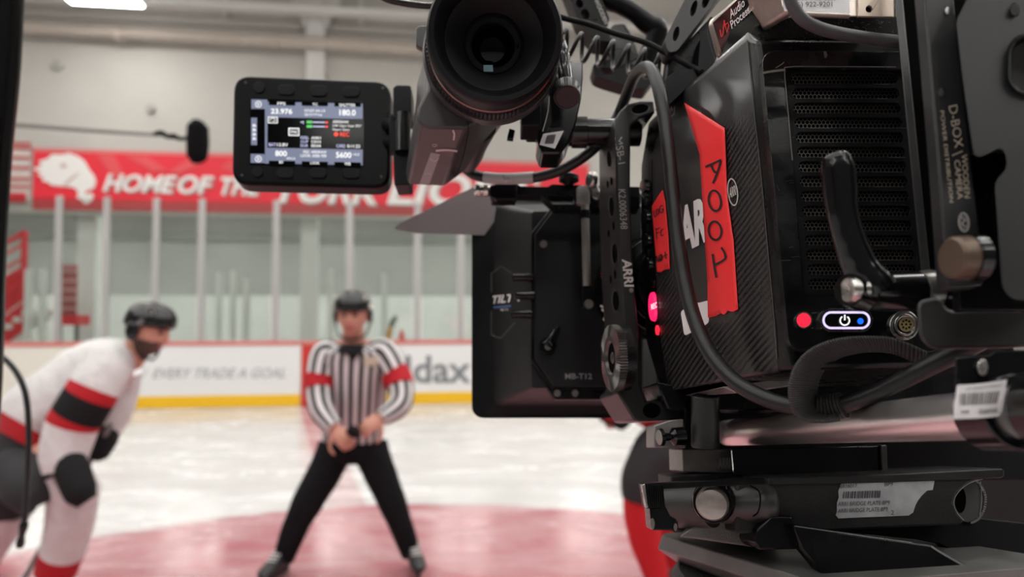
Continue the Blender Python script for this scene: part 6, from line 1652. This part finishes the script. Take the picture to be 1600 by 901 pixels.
# ------------------------------------------------------------------ dovetail plate
t = thing('dovetail_plate', 'dark grey dovetail plate with a raised worn rail under the bridge plate', 'dovetail plate', P(1250, 900, 0.34))
b = MB()
b.loft([[P(1040, 833, .400), P(1034, 836, .398), P(1027, 857, .398), P(1060, 880, .41), P(1260, 880, .41), P(1300, 815, .41)],
        [P(1300, 912, .300), P(1296, 914, .298), P(1296, 944, .298), P(1320, 985, .31), P(1640, 985, .31), P(1700, 880, .31)]])
b.build('plate', mat('dovetail_grey', (0.12, 0.116, 0.112), 0.38, metal=0.3, vary=0.2, vscale=60), t, 0.0007)
pr = RP(0.318, 850, 1350)
b = MB(); b.prism([pr(x, y) for x, y in [(1240, 820), (1330, 833), (1425, 846.5), (1455, 851), (1470, 860), (1505, 878), (1545, 897), (1560, 960), (1320, 940), (1252, 858)]], FWD * 0.008); rl = b.build('rail', BLKS, t, 0.001)
b = MB(); stroke(b, [(1242, 821.5), (1330, 834), (1425, 847)], 1.1, pr, 0.0003); stroke(b, [(1455, 853), (1472, 864), (1508, 884), (1540, 897)], 3.0, pr, 0.0003); b.build('edge_wear', mat('worn_edge_grey', (0.26, 0.255, 0.25), 0.4), rl)
b = MB(); b.prism([RP(0.345, 850, 1450)(x, y) for x, y in [(1262, 826), (1380, 812), (1520, 808), (1680, 825), (1680, 960), (1560, 900), (1470, 850), (1430, 842)]], FWD * 0.006); b.build('tray', MATTE, t, 0.0006)
b = MB(); p = pr(1516, 897, 0.003); b.lathe(p, UPV, [(-0.004, 0.0070), (0, 0.0072), (0.0006, 0.006), (0.0006, 0)], 28); b.build('screw', STEEL, t)
b = MB(); p = RP(0.35, 883, 1600)(1602, 884); b.prism([RP(0.34, 883, 1600)(x, y) for x, y in [(1584, 883), (1620, 879), (1620, 889), (1588, 886)]], FWD * 0.004); b.build('scale_mark', STEEL, t)

# ------------------------------------------------------------------ tripod below
hb = P(1190, 885, 0.385)
t = thing('tripod', 'rough dark tripod head under the dovetail plate at the bottom edge', 'tripod', V((hb.x, hb.y, 0)))
b = MB(); b.lathe(hb - V((0, 0, 0.004)), V((0, 0, -1)), [(-0.001, 0), (-0.001, 0.044), (0.003, 0.048), (0.04, 0.048), (0.05, 0.04), (0.12, 0.03), (0.12, 0)], 48); b.build('head', mat('rough_cast', (0.030, 0.029, 0.028), 0.55, bump=1.0, bscale=500), t)
hz = hb - V((0, 0, 0.12))
b = MB(); b.lathe(hz, V((0, 0, -1)), [(0, 0), (0, 0.05), (0.03, 0.05), (0.05, 0.02), (0.35, 0.02), (0.35, 0)], 32); b.build('column', BLK, t)
for a in (0.5, 2.6, 4.7):
    b = MB(); f = V((hb.x + 0.55 * math.cos(a), hb.y + 0.45 * math.sin(a), 0.012)); b.tube([hz + V((0.04 * math.cos(a), 0.04 * math.sin(a), -0.02)), f], [0.018, 0.012], 14, smooth=False); b.build('leg', BLK, t)

# ------------------------------------------------------------------ made-up case standing in for a dark shape behind the rig
q = P(1560, 800, 0.95)
t = thing('dark_case_standin', 'made-up case standing in for a dark shape behind the bridge plate at the right edge', 'case', V((q.x, q.y, 0)))
cx, cy, hw, hd, top = q.x + 0.02, q.y + 0.16, 0.19, 0.15, P(1500, 600, 0.95).z
CASE = mat('case_black', (0.012, 0.0105, 0.0105), 0.6, spec=0.25)
b = MB(); b.box(V((cx, cy, top * 0.5 + 0.03)), V((hw, 0, 0)), V((0, hd, 0)), V((0, 0, top * 0.5 - 0.03))); b.build('shell', CASE, t, 0.012)
b = MB(); b.box(V((cx, cy, top - 0.08)), V((hw + 0.006, 0, 0)), V((0, hd + 0.006, 0)), V((0, 0, 0.012))); b.build('lid_edge', GUN, t, 0.003)
for sx in (-1, 1):
    b = MB(); b.box(V((cx + sx * hw * 0.6, cy - hd - 0.006, top - 0.09)), V((0.022, 0, 0)), V((0, 0.008, 0)), V((0, 0, 0.035))); b.build('latch', GUN, t, 0.003)
    for sy in (-1, 1):
        b = MB(); b.cyl(V((cx + sx * hw * .8 - 0.015, cy + sy * hd * .75, 0.035)), V((cx + sx * hw * .8 + 0.015, cy + sy * hd * .75, 0.035)), 0.035, seg=20); b.build('caster', RUB, t)
